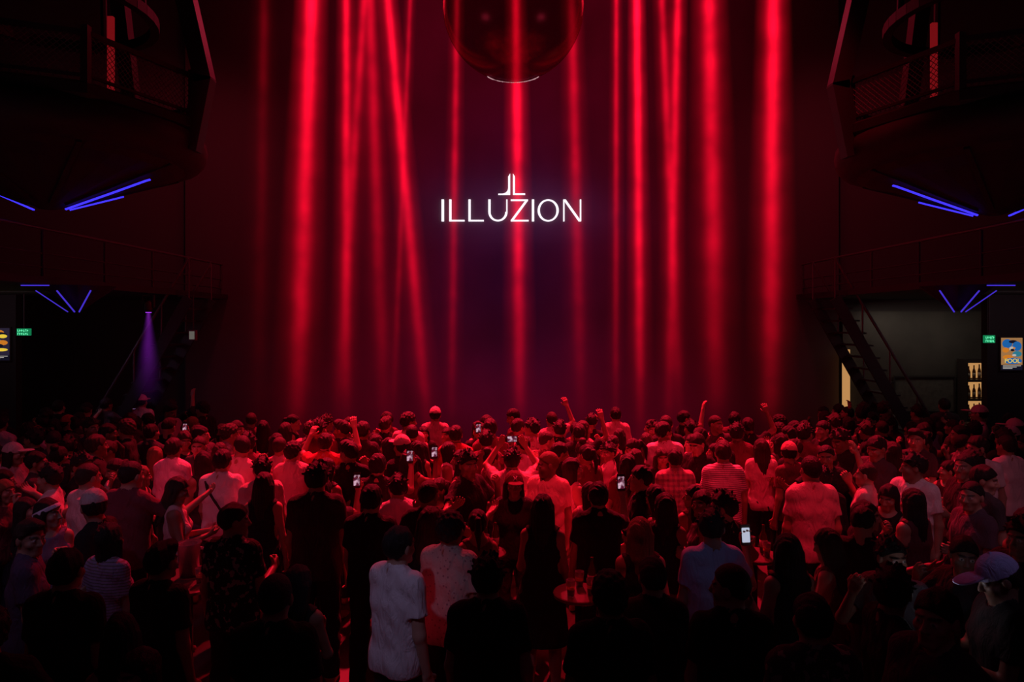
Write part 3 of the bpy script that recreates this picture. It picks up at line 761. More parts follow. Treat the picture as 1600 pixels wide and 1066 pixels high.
# ---- LED screen, haze glow painted into its emission
YS = 14.4
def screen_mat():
    m, nt, out = nmat('led_wall_painted_haze'); tc = nt.nodes.new('ShaderNodeTexCoord'); sp = nt.nodes.new('ShaderNodeSeparateXYZ'); lk(nt, tc.outputs['Object'], sp.inputs[0])
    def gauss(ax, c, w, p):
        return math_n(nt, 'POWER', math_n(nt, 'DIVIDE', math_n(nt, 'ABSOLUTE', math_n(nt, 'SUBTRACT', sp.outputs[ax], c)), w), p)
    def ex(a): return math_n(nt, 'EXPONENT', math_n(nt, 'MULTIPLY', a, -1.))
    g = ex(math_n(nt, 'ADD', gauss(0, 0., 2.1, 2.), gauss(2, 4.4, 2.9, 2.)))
    glow = ex(math_n(nt, 'ADD', gauss(0, 0., 1.7, 2.4), gauss(2, 5.45, .62, 2.)))  # bloom around the lettering, painted into the panel emission
    side = ex(gauss(0, 0., 4.4, 3.2))  # red stage haze painted into the emission, fading towards both sides
    low = math_n(nt, 'MULTIPLY_ADD', ex(gauss(2, 1.4, 1.0, 2.)), .4, 1.)  # painted haze grows brighter just above the crowd
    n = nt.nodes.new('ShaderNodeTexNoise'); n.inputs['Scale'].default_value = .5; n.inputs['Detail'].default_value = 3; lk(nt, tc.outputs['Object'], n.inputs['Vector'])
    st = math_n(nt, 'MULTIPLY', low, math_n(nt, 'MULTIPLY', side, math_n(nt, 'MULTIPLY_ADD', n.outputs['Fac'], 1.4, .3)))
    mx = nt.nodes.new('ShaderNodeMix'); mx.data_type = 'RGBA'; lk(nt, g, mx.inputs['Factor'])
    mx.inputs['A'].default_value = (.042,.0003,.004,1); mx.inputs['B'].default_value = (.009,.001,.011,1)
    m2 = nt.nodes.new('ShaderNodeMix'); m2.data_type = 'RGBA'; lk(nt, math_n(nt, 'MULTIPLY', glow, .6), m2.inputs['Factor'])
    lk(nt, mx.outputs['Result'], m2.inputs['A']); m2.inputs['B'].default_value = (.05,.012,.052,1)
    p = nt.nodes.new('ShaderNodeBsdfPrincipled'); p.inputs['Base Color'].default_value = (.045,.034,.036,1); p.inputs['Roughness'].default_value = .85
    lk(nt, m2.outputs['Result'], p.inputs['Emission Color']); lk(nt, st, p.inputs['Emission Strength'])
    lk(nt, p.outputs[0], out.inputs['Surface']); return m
scr = empty('led_screen', (0,YS,0), 'giant dark LED screen with painted red haze and purple glow around a white lettered sign', 'screen')
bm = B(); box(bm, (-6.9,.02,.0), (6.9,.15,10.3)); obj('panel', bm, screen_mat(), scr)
def lx(px, py): return ((px-800)*YS/F_PX, ZC+(YH-py)*YS/F_PX)
def poly(bm, pts, y0=-.03, y1=.02):
    A = [bm.verts.new((lx(*p)[0], y0, lx(*p)[1])) for p in pts]; C = [bm.verts.new((lx(*p)[0], y1, lx(*p)[1])) for p in pts]
    bm.faces.new(A); bm.faces.new(C[::-1])
    for i in range(len(A)):
        j = (i+1) % len(A); bm.faces.new((A[i], C[i], C[j], A[j]))
def rect(bm, x0, y0, x1, y1): poly(bm, [(x0,y0),(x1,y0),(x1,y1),(x0,y1)])
def arcband(bm, cx, cy, ro, ri, a0, a1, n=20):
    for i in range(n):
        t0 = math.radians(a0+(a1-a0)*i/n); t1 = math.radians(a0+(a1-a0)*(i+1)/n)
        poly(bm, [(cx+ro[0]*math.cos(t0), cy+ro[1]*math.sin(t0)), (cx+ro[0]*math.cos(t1), cy+ro[1]*math.sin(t1)), (cx+ri[0]*math.cos(t1), cy+ri[1]*math.sin(t1)), (cx+ri[0]*math.cos(t0), cy+ri[1]*math.sin(t0))])
T, Bt = 312, 346
def letter(fn):
    bm = B(); fn(bm); return obj('letter', bm, M_WHITE, scr)
letter(lambda b: rect(b, 690, T, 693.8, Bt))
for x in (702, 732): letter(lambda b: (rect(b, x, T, x+3.4, Bt), rect(b, x+3.4, Bt-2, x+24, Bt)))
letter(lambda b: (rect(b, 763, T, 766.6, 332), arcband(b, 778, 331.5, (15,14.5), (11.4,12.4), 180, 0), rect(b, 791, T, 793, 332)))
letter(lambda b: (rect(b, 798, T, 825, T+2), poly(b, [(820.6,T+2),(824.6,T+2),(802.4,Bt-2),(798.4,Bt-2)]), rect(b, 798, Bt-2, 826, Bt)))
letter(lambda b: rect(b, 831, T, 834.6, Bt))
letter(lambda b: arcband(b, 856.5, 329, (16.5,17.2), (13,15.3), 0, 360, 40))
letter(lambda b: (rect(b, 880, T, 882, Bt), poly(b, [(880,T),(883.8,T),(908,Bt),(904.2,Bt)]), rect(b, 906, T, 908, Bt)))
bm = B()
poly(bm, [(794,276.5),(797.2,271.5),(797.2,304.6),(794,304.6)]); rect(bm, 778.5, 303, 794, 304.6)
for i in range(5):
    a0 = math.radians(i*18); a1 = math.radians((i+1)*18); c = (785, 294)
    poly(bm, [(c[0]+9*math.cos(a0), c[1]+9*math.sin(a0)), (c[0]+9*math.cos(a1), c[1]+9*math.sin(a1)), (794, 303)])
poly(bm, [(801.4,271.5),(804.6,276.5),(804.6,302.6),(801.4,302.6)]); rect(bm, 801.4, 302.6, 820.5, 304.6)
obj('emblem', bm, M_WHITE, scr)['label'] = 'double upright stroke emblem above the letters'
# ---- mirrored ball
def ball_mat():
    m, nt, out = nmat('mirror_ball'); g = nt.nodes.new('ShaderNodeBsdfGlossy'); g.inputs['Color'].default_value = (.26,.05,.07,1); g.inputs['Roughness'].default_value = .2
    t = nt.nodes.new('ShaderNodeBsdfTransparent'); t.inputs['Color'].default_value = (.55,.38,.42,1)
    t2 = nt.nodes.new('ShaderNodeBsdfTransparent'); t2.inputs['Color'].default_value = (1,1,1,1)
    lw = nt.nodes.new('ShaderNodeLayerWeight'); lw.inputs['Blend'].default_value = .3
    f = math_n(nt, 'ADD', math_n(nt, 'MULTIPLY', lw.outputs['Facing'], -.1), .52)
    mx = nt.nodes.new('ShaderNodeMixShader'); lk(nt, f, mx.inputs[0]); lk(nt, t.outputs[0], mx.inputs[1]); lk(nt, g.outputs[0], mx.inputs[2])
    ge = nt.nodes.new('ShaderNodeNewGeometry'); m2 = nt.nodes.new('ShaderNodeMixShader'); lk(nt, ge.outputs['Backfacing'], m2.inputs[0]); lk(nt, mx.outputs[0], m2.inputs[1]); lk(nt, t2.outputs[0], m2.inputs[2])
    lk(nt, m2.outputs[0], out.inputs['Surface']); return m
BY = 8.6; RB = 110*BY/F_PX; bc = at(802, 12, BY)
ball = empty('mirror_ball', bc, 'huge reflective dark red ball hanging above the sign', 'ball')
bm = B(); bmesh.ops.create_uvsphere(bm, u_segments=64, v_segments=40, radius=RB); obj('sphere', bm, ball_mat(), ball, True)
bm = B(); rr = .36; zz = -math.sqrt(RB*RB-rr*rr)
for i in range(34):
    a = math.radians(25+130*i/33)
    s_ = .003+.006*random.random()
    tube(bm, (rr*math.cos(a), rr*math.sin(a), zz-.004), (rr*math.cos(a+.035), rr*math.sin(a+.035), zz-.004), s_, 6)
obj('reflection_arc', bm, emat('painted_reflection', (1,.55,.6), .5), ball)  # glowing specks imitate a reflection along the ball's lower rim, no lamps
bm = B(); lathe(bm, [(.16,RB-.03),(.16,RB+.06),(.03,RB+.1),(.03,10.4-bc.z)], 20); obj('hanger', bm, M_DARK, ball)
# ---- light beams
def beam_mat(name, ratio, fa, fb, power, ce=-9., ca=1.35, cb=.10):
    m, nt, out = nmat(name); tc = nt.nodes.new('ShaderNodeTexCoord'); sp = nt.nodes.new('ShaderNodeSeparateXYZ'); lk(nt, tc.outputs['Object'], sp.inputs[0])
    oi = nt.nodes.new('ShaderNodeObjectInfo')
    t = math_n(nt, 'MULTIPLY', sp.outputs[2], -1.)
    rad = math_n(nt, 'MULTIPLY_ADD', t, 1-ratio, ratio)
    r2 = math_n(nt, 'DIVIDE', math_n(nt, 'ADD', math_n(nt, 'MULTIPLY', sp.outputs[0], sp.outputs[0]), math_n(nt, 'MULTIPLY', sp.outputs[1], sp.outputs[1])), math_n(nt, 'MULTIPLY', rad, rad))
    core = math_n(nt, 'MULTIPLY_ADD', math_n(nt, 'EXPONENT', math_n(nt, 'MULTIPLY', r2, ce)), ca, cb)
    g = math_n(nt, 'MULTIPLY', core, math_n(nt, 'MAXIMUM', math_n(nt, 'SUBTRACT', 1., r2), 0.))
    fade = math_n(nt, 'POWER', math_n(nt, 'MAXIMUM', math_n(nt, 'MULTIPLY_ADD', t, fa, fb), .02), power)
    n = nt.nodes.new('ShaderNodeTexNoise'); n.inputs['Scale'].default_value = 2.2; n.inputs['Detail'].default_value = 2
    ge = nt.nodes.new('ShaderNodeNewGeometry'); lk(nt, ge.outputs['Position'], n.inputs['Vector'])
    st = math_n(nt, 'MULTIPLY', math_n(nt, 'DIVIDE', math_n(nt, 'MULTIPLY', g, fade), rad), math_n(nt, 'MULTIPLY_ADD', n.outputs['Fac'], 1.5, .25))
    e = nt.nodes.new('ShaderNodeEmission'); lk(nt, oi.outputs['Color'], e.inputs[0]); lk(nt, st, e.inputs[1]); lk(nt, e.outputs[0], out.inputs['Volume'])
    try: m.cycles.volume_step_rate = .25
    except Exception as ex: print('no step rate', ex)
    return m
def cone_me(ratio, m):
    bm = B(); lathe(bm, [(1.,-1.),(ratio,0.)], 28); o = obj('shaft_proto', bm, m, None, True); me = o.data; bpy.data.objects.remove(o); return me
BEAM_ME = cone_me(.5, beam_mat('light_in_haze', .5, -1.2, 1.17, 1.15, -12., 1.6, .12))
PURP_ME = cone_me(.12, beam_mat('purple_light_in_haze', .12, -1., 1., 1.7, -2.5, 1., .0))
def beam(p_top, p_bot, R, col, label, group='red light shafts falling through the haze', me=None):
    d = p_bot-p_top; o = bpy.data.objects.new('spotlight_shaft', me or BEAM_ME); link(o)
    o.location = p_top; o.rotation_mode = 'QUATERNION'; o.rotation_quaternion = Vector((0,0,-1)).rotation_difference(d); o.scale = (R, R, d.length)
    o.color = (*[c/R for c in col], 1)
    return tag(o, label, 'light shaft', group)
BEAMS = [
(413,404,16,.08,11.6,'faint red light beam, leftmost of all'), (487,466,20,1.3,11.2,'broad bright red light beam, second from left'),
(541,541,12,.9,11.5,'narrow vertical red light beam, just right of broad left beam'), (569,530,13,.5,11.9,'narrow red beam crossing leftward through its vertical neighbour'),
(578,598,16,.5,11.3,'soft red beam leaning slightly right between crossing beams and bright slanted beam'), (606,662,13,1.2,11.0,'bright red beam slanting right, nearest left of the sign'),
(641,616,8,.35,11.8,'thin red beam crossing the bright slanted beam near the top'), (714,706,10,.55,11.9,'dim red beam passing under the left side of ball'),
(806,812,14,1.5,11.4,'bright red beam running straight through the middle of sign'), (893,907,15,.5,11.8,'dim red beam passing under right side of ball'),
(963,962,8,.6,11.5,'thin red beam under a visible lamp right of the ball'), (995,1000,11,1.7,11.2,'sharp bright red vertical beam right of the sign'),
(1034,1060,12,.6,11.7,'red beam leaning right, left one of the crossing pair right of sign'), (1059,1046,12,.9,11.4,'red beam leaning left, right one of the crossing pair right of sign'),
(1108,1118,22,.9,11.3,'wide red beam, second from right'), (1208,1204,20,1.2,11.1,'wide bright red beam, rightmost of all')]
for (x0, x1, w, I, Y, lab) in BEAMS:
    k = (x1-x0)/600.; z0 = 10.1
    ya = YH-(z0-ZC)*F_PX/Y; yb = YH+(ZC-1.)*F_PX/Y
    p0 = Vector(((x0+k*ya-800)*Y/F_PX, Y, z0)); p1 = Vector(((x0+k*yb-800)*Y/F_PX, Y, 1.))
    R = w*2.35*Y/F_PX
    beam(p0, p1, R, (1.3*I, .004*I, .034*I), lab)
PY = 11.5
p0 = at(232,489,PY); p1 = Vector((p0.x, p0.y, 1.6))
beam(p0, p1, .36, (.12,.008,.23), 'purple light cone falling at far left above the crowd', None, PURP_ME)
M_LENS = emat('lamp_lens', (1,.25,.3), 1.2)
def lamp(p, label, up, lens=M_LENS, tilt=0, group='stage lamps'):
    t = empty('stage_lamp', p, label, 'lamp', group)
    bm = B(); lathe(bm, [(.055,0),(.07,.05),(.07,.16),(.04,.2)], 18); hs = obj('housing', bm, M_DARK, t, True)
    bm = B(); lathe(bm, [(.046,-.006),(.046,.004)], 18); obj('lens', bm, lens, hs)
    bm = B()
    for s in (-1, 1): bar(bm, (s*.09,0,.08), (s*.09,0,.28), .02, .05)
    bar(bm, (-.1,0,.28), (.1,0,.28), .05, .02); tube(bm, (0,0,.28), (0,0,up-p.z), .022)
    obj('yoke', bm, M_DARK, t)
lamp(at(963,8,11.5)+Vector((0,-.3,0)), 'small bright stage lamp at the top of the thin beam right of ball', 10.4)
lamp(at(641,8,11.8)+Vector((0,-.3,0)), 'small bright stage lamp at the top left of ball', 10.4)
lamp(at(232,489,PY)+Vector((0,0,.01)), 'purple stage lamp under the left balcony', ZB, emat('purple_lens', (.4,.05,1), 2))

# ---- hanging pods
def pod(sg, cx, cy, label, dz):
    t = empty('balcony_pod', (cx, cy, 4.36+dz), label, 'balcony', 'hanging balcony pods')
    rot = 0.0; R = 1.70
    def C(a, r, z): return Vector((sg*r*math.cos(a), r*math.sin(a), z-4.16))
    bm = B(); lathe(bm, [(R,5.02-4.16),(R+.05,5.06-4.16),(R+.05,5.16-4.16),(R-.02,5.2-4.16)], 8, (0,0,0), rot); deck = obj('deck', bm, M_DARK2, t)
    bm = B(); lathe(bm, [(R-.22,4.66-4.16),(R-.08,4.71-4.16),(R,4.80-4.16),(R+.02,4.9-4.16),(R,5.02-4.16)], 32, (0,0,0), rot); obj('fascia', bm, M_DARK2, t, True)
    prof = [(.10,-.04),(.22,.015),(.7,.2),(1.1,.36),(1.35,.44),(R-.22,.51)]
    bm = B(); lathe(bm, prof, 24, (0,0,0), rot); und = obj('underside', bm, M_DARK2, t)
    def zb(r):
        for (ra, za), (rb, z2) in zip(prof, prof[1:]):
            if ra <= r <= rb: return 4.16+za+(z2-za)*(r-ra)/(rb-ra)-.03
        return 4.14
    bm = B()
    for i in range(8):
        a = i*math.pi/4
        for r0, r1 in ((.22,.7),(.7,1.1),(1.1,1.45)): bar(bm, C(a,r0,zb(r0)+.02), C(a,r1,zb(r1)+.02), .05, .03)
    obj('ribs', bm, M_DARK2, und)
    for a, r0, r1 in ((.10,.2,1.15), (.60,.22,.78), (2.9,.2,.75)):
        bm = B(); rs = [r0]+[q for q in (.7,1.1) if r0 < q < r1]+[r1]
        for ra, rb in zip(rs, rs[1:]): bar(bm, C(a,ra,zb(ra)-.02), C(a,rb,zb(rb)-.02), .028, .016)
        obj('light_tube', bm, M_BLUE, t)
    for i in range(8):
        a0 = i*math.pi/4; a1 = a0+math.pi/4; p = C(a0,R,5.2); q = C(a1,R,5.2); up = Vector((0,0,.47))
        bm = B(); bar(bm, p+up, q+up, .05, .05); bar(bm, p+up*.1, q+up*.1, .03, .03); rl = obj('rail', bm, M_DARK, t)
        bm = B(); n = 22; L = (q-p)
        hh = .45; w = L.length
        for j in range(-8, n):
            for dr in (1, -1):
                x0 = j/n*w if dr == 1 else (j/n*w+hh); x1 = x0+dr*hh
                z0, z1 = 0., hh
                if x0 < 0: z0 = (0-x0)*dr; x0 = 0
                if x0 > w: z0 = (x0-w); x0 = w
                if x1 > w: z1 = hh-(x1-w); x1 = w
                if x1 < 0: z1 = hh+x1; x1 = 0
                if z1-z0 < .02: continue
                u = L.normalized(); tube(bm, p+u*x0+Vector((0,0,z0)), p+u*x1+Vector((0,0,z1)), .0038, 4)
        obj('mesh_panel', bm, M_WIRE, rl)
        bm = B(); bar(bm, C(a0,R,5.1), C(a0,R,5.74), .07, .07); obj('post', bm, M_DARK, t)
    for a in (0, math.pi/2, math.pi, -math.pi/2+.25):
        bm = B()
        bar(bm, C(a,R-.02,4.8), C(a,R+.15,5.66), .2, .16); bar(bm, C(a,R+.15,5.60), C(a,R-.28,7.5), .2, .16); obj('column', bm, M_DARK, t)
    bm = B(); n = 40
    for i in range(n):
        a0 = 2*math.pi*i/n; a1 = 2*math.pi*(i+1)/n; bar(bm, C(a0,1.12,6.45), C(a1,1.12,6.45), .10, .12)
    obj('upper_ring', bm, M_DARK2, t)
    bm = B()
    for i in range(4):
        a = i*math.pi/2; tube(bm, C(a,1.12,6.45), C(a,1.0,10.1), .04)
    obj('hanging_rods', bm, M_DARK2, t)
    bm = B(); bar(bm, C(-.5,1.25,5.2), C(-.5,1.25,6.1), .06, .04); obj('red_post', bm, M_REDT, t)  # red light on the post put in as dim emission
    return t
pod(1, (74-800)*8/F_PX, 8., 'dark hanging balcony pod with blue light tubes, upper left', .07)
pod(-1, (1556-800)*8/F_PX, 8., 'dark hanging balcony pod with blue light tubes, upper right', .0)

# ---- mezzanines, brackets, stairs, columns
for sg, nm in ((-1,'left'), (1,'right')):
    X = lambda v: sg*v
    bm = B(); box(bm, (min(X(6),X(12)),6.0,ZB), (max(X(6),X(12)),YB,ZB+.10)); structure(obj('trim_'+('1' if sg < 0 else '2'), bm, M_DARK2))
    r = empty('balcony_railing', (X(6.05),10.3,ZB+.10), f'dark metal railing along the {nm} balcony edge', 'railing', 'balcony railings')
    bm = B(); tube(bm, (0,-4.3,.62), (0,3.95,.62), .022); obj('top_rail', bm, M_RAIL, r)
    bm = B(); tube(bm, (0,-4.3,.3), (0,3.95,.3), .012); tube(bm, (0,-4.3,.12), (0,3.95,.12), .012); obj('lower_rails', bm, M_DARK, r)
    for i in range(7): bm = B(); tube(bm, (0,-4.2+i*1.35,0), (0,-4.2+i*1.35,.62), .02); obj('post', bm, M_DARK, r)
    px = 124 if sg < 0 else 1494; cx = (px-800)*9.3/F_PX
    t = empty('light_bracket', (cx,9.3,3.2), f'inverted dark pyramid with thin blue tubes under the {nm} balcony', 'light', 'blue tube brackets')
    bm = B(); lathe(bm, [(.03,0.02),(.5,.35)], 6); obj('shell', bm, M_DARK2, t)
    for a, b in (((-.40,-.28,.28),(-.09,-.1,.0)), ((0,-.46,.27),(0,-.1,.0)), ((.34,-.3,.28),(.06,-.1,.0)), ((sg*.42,-.52,.335),(sg*.06,-.52,.335))):
        bm = B(); bar(bm, a, b, .014, .014); obj('light_tube', bm, M_BLUED, t)
    st = empty('staircase', (X(7.5),12.6,0), f'dark metal staircase with sloping handrails beside the {nm} balcony', 'stairs', 'side staircases')
    n = 16; x0, x1 = 7.7, 5.75
    for i in range(n):
        xa = x0+(x1-x0)*i/n; bm = B(); box(bm, (sg*(xa)-7.5*sg-.09, -.42, (i+1)*ZB/n-.03), (sg*xa-7.5*sg+.09, .42, (i+1)*ZB/n)); obj('step', bm, M_DARK2, st)
    for yy in (-.45, .45):
        bm = B(); bar(bm, (sg*(x0-7.5),yy,.05), (sg*(x1-7.5),yy,ZB-.05), .04, .2); sr = obj('stringer', bm, M_DARK2, st)
        bm = B(); tube(bm, (sg*(x0-7.5),yy,.95), (sg*(x1-7.5),yy,4.2), .025)
        for i in range(5):
            f = i/4; tube(bm, (sg*(x0+(x1-x0)*f-7.5),yy,.05+3.25*f), (sg*(x0+(x1-x0)*f-7.5),yy,.95+3.25*f), .015)
        obj('handrail', bm, M_RAIL, sr)
    cxa, cxb = (8.35, 9.4) if sg > 0 else (8.72, 9.8)
    bm = B(); box(bm, (min(X(cxa),X(cxb)),12.0,0), (max(X(cxa),X(cxb)),12.15,ZB)); structure(obj('trim_'+('3' if sg < 0 else '4'), bm, M_DARK2))
def text_mesh(name, s, size, m, parent, loc):
    cu = bpy.data.curves.new(name, 'FONT'); cu.body = s; cu.size = size; cu.extrude = .003; cu.align_x = 'CENTER'
    o = bpy.data.objects.new(name, cu); COL.objects.link(o); bpy.context.view_layer.update()
    me = bpy.data.meshes.new_from_object(o.evaluated_get(bpy.context.evaluated_depsgraph_get())); bpy.data.objects.remove(o)
    me.materials.append(m); r = link(bpy.data.objects.new(name, me), parent); r.location = loc; r.rotation_euler = (math.pi/2,0,0); return r
def disc(bm, cx, cz, rx, rz, y=-.032, n=20):
    bm.faces.new([bm.verts.new((cx+rx*math.cos(2*math.pi*i/n), y, cz+rz*math.sin(2*math.pi*i/n))) for i in range(n)])
E = {k: emat('poster_'+k, c, s) for k, c, s in (('blue',(.02,.2,.65),.55), ('cream',(.85,.42,.16),.38), ('sand',(.9,.55,.3),.35), ('orange',(.95,.3,.03),.6), ('yellow',(1,.7,.06),.8), ('white',(.9,.85,.8),.5), ('dark',(.02,.02,.05),.3), ('teal',(.05,.35,.5),.5), ('violet',(.06,.045,.10),.35))}
def poster(cx, z0, z1, w, label, right):
    t = empty('poster_screen', (cx,11.99,z0), label, 'screen', None); h = z1-z0
    bm = B(); box(bm, (-w/2-.02,-.025,-.02), (w/2+.02,.0,h+.02)); obj('frame', bm, M_DARK, t)
    bm = B(); box(bm, (-w/2,-.029,0), (w/2,-.02,h*.16)); cs = obj('caption_strip', bm, E['dark'], t)
    bm = B(); box(bm, (-w/2,-.029,h*.16), (w/2,-.02,h)); pic = obj('picture', bm, E['cream' if right else 'violet'], t)
    sh = [('blue',-.22,.82,.24,.14),('dark',.05,.88,.2,.05),('blue',.24,.74,.22,.15),('orange',-.3,.62,.16,.08),('white',0,.66,.13,.07),('dark',.02,.62,.1,.04),('orange',.1,.68,.06,.03),('teal',.24,.5,.22,.09),('orange',-.2,.4,.25,.07),('white',.1,.46,.1,.035),('blue',.05,.28,.42,.10)] if right else \
         [('orange',-.1,.86,.34,.09),('dark',0,.8,.4,.08),('yellow',.16,.75,.24,.06),('teal',-.1,.6,.2,.06),('orange',.15,.55,.28,.08),('dark',0,.45,.2,.06),('yellow',.1,.33,.34,.05)]
    for i, (c, x, z, rx, rz) in enumerate(sh):
        bm = B(); disc(bm, x*w, z*h, rx*w, rz*h, -.030-.0006*i, 14); obj('colour_patch', bm, E[c], pic)
    if right: text_mesh('title', 'POOL', w*.28, E['yellow'], pic, (0,-.042,h*.225))
    bm = B()
    for i, z in enumerate((.12,.08,.04)): box(bm, (-w*.42,-.032,h*z), (w*(.42-.2*i),-.0295,h*(z+.02)))
    obj('caption_lines', bm, E['white'], cs)
poster((1578.5-800)*12/F_PX, at(0,578,12).z, at(0,528,12).z, 33*12/F_PX, 'bright poster screen with blue and orange picture on the right column', True)
poster((2-800)*12/F_PX, at(0,563,12).z, at(0,513,12).z, 30*12/F_PX, 'dark poster screen with orange and gold shapes on the left column', False)
def exit_sign(px, py, w, h, label):
    p = at(px, py, 11.7); t = empty('exit_sign', p, label, 'sign', 'green exit signs'); W2 = w*11.7/F_PX/2; H2 = h*11.7/F_PX/2
    bm = B(); box(bm, (-W2,0,-H2), (W2,.05,H2)); sb = obj('sign_box', bm, M_GREEN, t)
    bm = B(); random.seed(3)
    for row in (0, 1):
        for i in range(6):
            x = -W2*.85+i*W2*.29; z = H2*.12 if row == 0 else -H2*.8
            box(bm, (x,-.004,z), (x+W2*.06,.001,z+H2*.6)); 
            zz = z+random.choice((0,.5,.25))*H2; box(bm, (x,-.004,zz), (x+W2*.2,.001,zz+H2*.12))
    obj('sign_marks', bm, M_GREENB, sb)
    bm = B(); tube(bm, (0,.025,H2), (0,.025,ZB-p.z), .012); obj('hanger', bm, M_DARK, t)
exit_sign(36,519,20,11,'small green exit sign at the far left above the crowd'); exit_sign(1547,530,16,12,'small green exit sign at far right beside the poster')
p = at(301,524,12.05); t = empty('floodlight', p, 'small pale floodlight at the top of left stair rail', 'lamp')
bm = B(); box(bm, (-.06,-.03,-.09), (.06,.05,.09)); hs = obj('housing', bm, M_WIRE, t)
bm = B(); box(bm, (-.045,-.036,-.07), (.045,-.028,.07)); obj('lens', bm, emat('flood_lens', (.9,.8,.7), .12), hs)
bm = B(); tube(bm, (0,.02,.09), (0,.02,ZB-p.z), .012); obj('bracket', bm, M_DARK, t)
# ---- lit bar at the right
M_BARW = pmat('bar_wall', (.09,.08,.07), .8, noise=(.02,.018,.016), nscale=1.6)
bm = B(); box(bm, (7.0,14.45,0), (11.9,14.58,3.3)); structure(obj('wall_bar', bm, M_BARW))
bm = B(); box(bm, (6.96,14.2,0), (7.03,14.4,2.5)); ls = obj('light_strip', bm, M_AMBER); tag(ls, 'tall amber light strip at the left end of the bar', 'light')
sh = empty('bottle_shelf', (9.75,14.2,0), 'amber back-lit bottle shelf behind the right column', 'shelf')
bm = B(); box(bm, (-.34,.16,.0), (.34,.2,2.3)); box(bm, (-.36,-.1,0), (-.33,.2,2.3)); box(bm, (.33,-.1,0), (.36,.2,2.3)); obj('cabinet', bm, M_DARK, sh)
for k, z in enumerate((1.05,1.45,1.85)):
    bm = B(); box(bm, (-.33,-.1,z), (.33,.16,z+.03)); sb = obj('shelf_board', bm, M_DARK, sh)
    bm = B(); box(bm, (-.3,.145,z+.05), (.3,.158,z+.36)); obj('back_light', bm, M_AMBER, sb)
    for j in range(3): bottle(9.75-.24+j*.11, 14.22, z+.032, 'dark bottle standing on the amber back-lit shelf', 'bottles on the back-lit shelf', .27+.02*(j % 3))
pf = empty('picture_frame', (8.7,14.42,1.55), 'dim framed panel on the bar wall between stair and shelf', 'picture')
bm = B(); box(bm, (-.62,0,-.35), (.62,.03,.35)); obj('panel', bm, pmat('dim_panel', (.16,.15,.13), .6, noise=(.03,.03,.028), nscale=9), pf)
bm = B()
for a, b in (((-.64,-.01,-.37),(.64,-.01,-.37)), ((-.64,-.01,.37),(.64,-.01,.37)), ((-.64,-.01,-.37),(-.64,-.01,.37)), ((.64,-.01,-.37),(.64,-.01,.37))): bar(bm, a, b, .04, .04)
obj('frame', bm, M_DARK, pf)
bc_ = empty('bar_counter', (8.6,13.5,0), 'dark bar counter in front of the lit bar wall', 'counter')
bm = B(); box(bm, (-.75,-.2,0), (.9,.2,1.0)); obj('front', bm, M_DARK2, bc_)
bm = B(); box(bm, (-.8,-.26,1.0), (.95,.26,1.06)); obj('counter_top', bm, M_TOP, bc_)

# ------------------------------------------------------------ lights
def spot(loc, tgt, e, col, ang, blend=.6, size=.25):
    l = bpy.data.lights.new('spot', 'SPOT'); l.energy = e; l.color = col; l.spot_size = math.radians(ang); l.spot_blend = blend; l.shadow_soft_size = size
    o = bpy.data.objects.new('spot_light', l); link(o); o.location = loc; o.rotation_euler = (Vector(tgt)-Vector(loc)).to_track_quat('-Z','Y').to_euler(); return o
def area(loc, tgt, e, col, sx, sy):
    l = bpy.data.lights.new('area', 'AREA'); l.energy = e; l.color = col; l.shape = 'RECTANGLE'; l.size = sx; l.size_y = sy
    o = bpy.data.objects.new('area_light', l); link(o); o.location = loc; o.rotation_euler = (Vector(tgt)-Vector(loc)).to_track_quat('-Z','Y').to_euler(); return o
RED = (1.,.012,.04)
for x, e in ((-2.4,450), (.3,1200), (3.0,750)):
    spot((x,6.2,9.8), (x*1.02,9.,1.4), e, RED, 36, 1., .12)
for x, y, e in ((-3.4,7.6,1100), (-1.9,8.6,1700), (-.9,6.9,1200), (.25,6.4,1800), (.9,8.4,1700), (1.9,7.2,1400), (2.7,6.1,1600), (3.3,8.3,1200), (-2.7,9.4,1000), (1.6,9.8,1300)):
    spot((x*.8,y-3.4,9.8), (x,y,1.4), e, RED, 9, .8, .1)
for x in (-3.0, 0., 3.2): spot((x,13.7,10.1), (x*.8,8.6,1.4), 14500, RED, 38, 1., .12)
spot((.4,3.2,8.5), (.45,4.7,.5), 700, RED, 11, 1., .2)
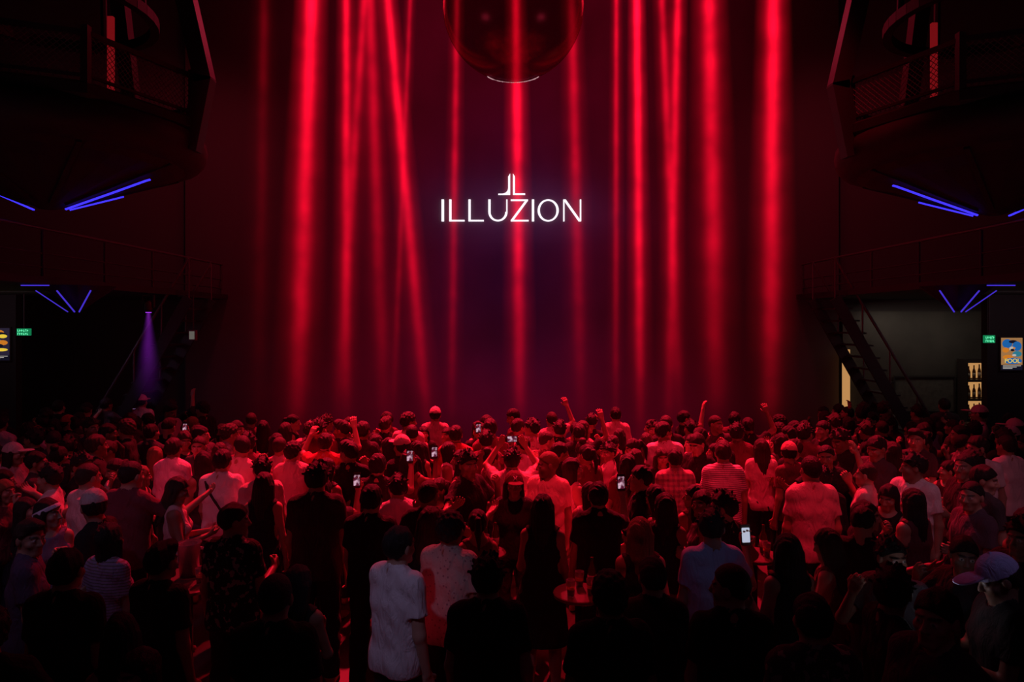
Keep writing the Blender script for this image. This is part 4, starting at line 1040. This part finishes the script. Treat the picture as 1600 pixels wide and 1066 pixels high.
for s in (-1, 1):  # added fills without fixtures, lift the dark side walls, pods and under-balcony areas
    spot((s*4.5,10.8,9.5), (s*8.6,14.5,4.), 380, (1.,.05,.11), 80, 1., .3)
    area((s*2.5,11.,8.5), (s*6.,8.,4.4), 30, (1.,.05,.12), 1.5, 1.)
    area((s*6.2,3.5,2.6), (s*5.3,8,5), 8, (.8,.2,.3), 2, 1)
    area((s*9.,10.5,3.4), (s*9.2,14.6,1.8), 5, (.66,.4,.5), 3, .6)
    area((s*8.6,9.,6.5), (s*9.,14.6,5.5), 7, (.9,.22,.34), 2, 2)
VI = (.5,.32,1.)
spot((-1.8,.9,5.8), (-.72,4.4,1.3), 100, (.72,.55,1.), 13, .8, .1)
spot((1.6,.5,5.8), (1.35,4.6,1.6), 36, (.35,.42,1.), 8, .9, .1)
spot((-3.2,1.8,5.8), (-3.5,5.3,1.5), 66, (.7,.5,1.), 30, 1., .12)
spot((3.2,1.2,5.8), (2.8,3.9,1.75), 60, (.62,.5,1.), 8, .9, .1)
spot((2.6,2.6,6.), (4.0,6.0,1.5), 46, (.8,.55,.9), 26, 1., .12)
spot((4.8,3.4,7.2), (4.6,7.0,1.3), 110, (1.,.22,.32), 34, 1., .12)
spot((-4.8,3.4,7.2), (-4.4,7.6,1.3), 110, (.95,.18,.4), 38, 1., .12)
area((0,-1.5,7), (0,4,1), 4, (.6,.2,.5), 5, 2)  # added weak violet fill from behind the camera, no fixture there
l = bpy.data.lights.new('phone_glow', 'POINT'); l.energy = .28; l.color = (.9,.85,1.); l.shadow_soft_size = .02
o = bpy.data.objects.new('phone_glow', l); link(o); o.location = CAPPH
area((8.6,13.7,3.3), (8.8,14.4,1.2), 5.5, (1.,.85,.7), 2.5, .3)
spot((-8.2,11.3,3.4), (-6.8,12.6,2.), 22, (.6,.35,.8), 70, 1., .2)
spot((8.0,11.3,3.4), (6.8,12.6,2.), 10, (.8,.4,.5), 70, 1., .2)
w = bpy.data.worlds.new('World'); SC.world = w; w.use_nodes = True
bg = w.node_tree.nodes['Background']; bg.inputs[0].default_value = (.3,.1,.15,1); bg.inputs[1].default_value = .01
# ------------------------------------------------------------ camera
cam = bpy.data.cameras.new('Camera'); cam.sensor_width = 36; cam.clip_end = 200
zf, zx, zy = ZOOM if ZOOM else (1., 800, 533)
cam.lens = F_PX/1600*36*zf; cam.shift_x = (zx-800)*zf/1600; cam.shift_y = -(zy-YH)*zf/1600
co = bpy.data.objects.new('Camera', cam); link(co); co.location = (0,0,ZC); co.rotation_euler = (math.pi/2,0,0); SC.camera = co
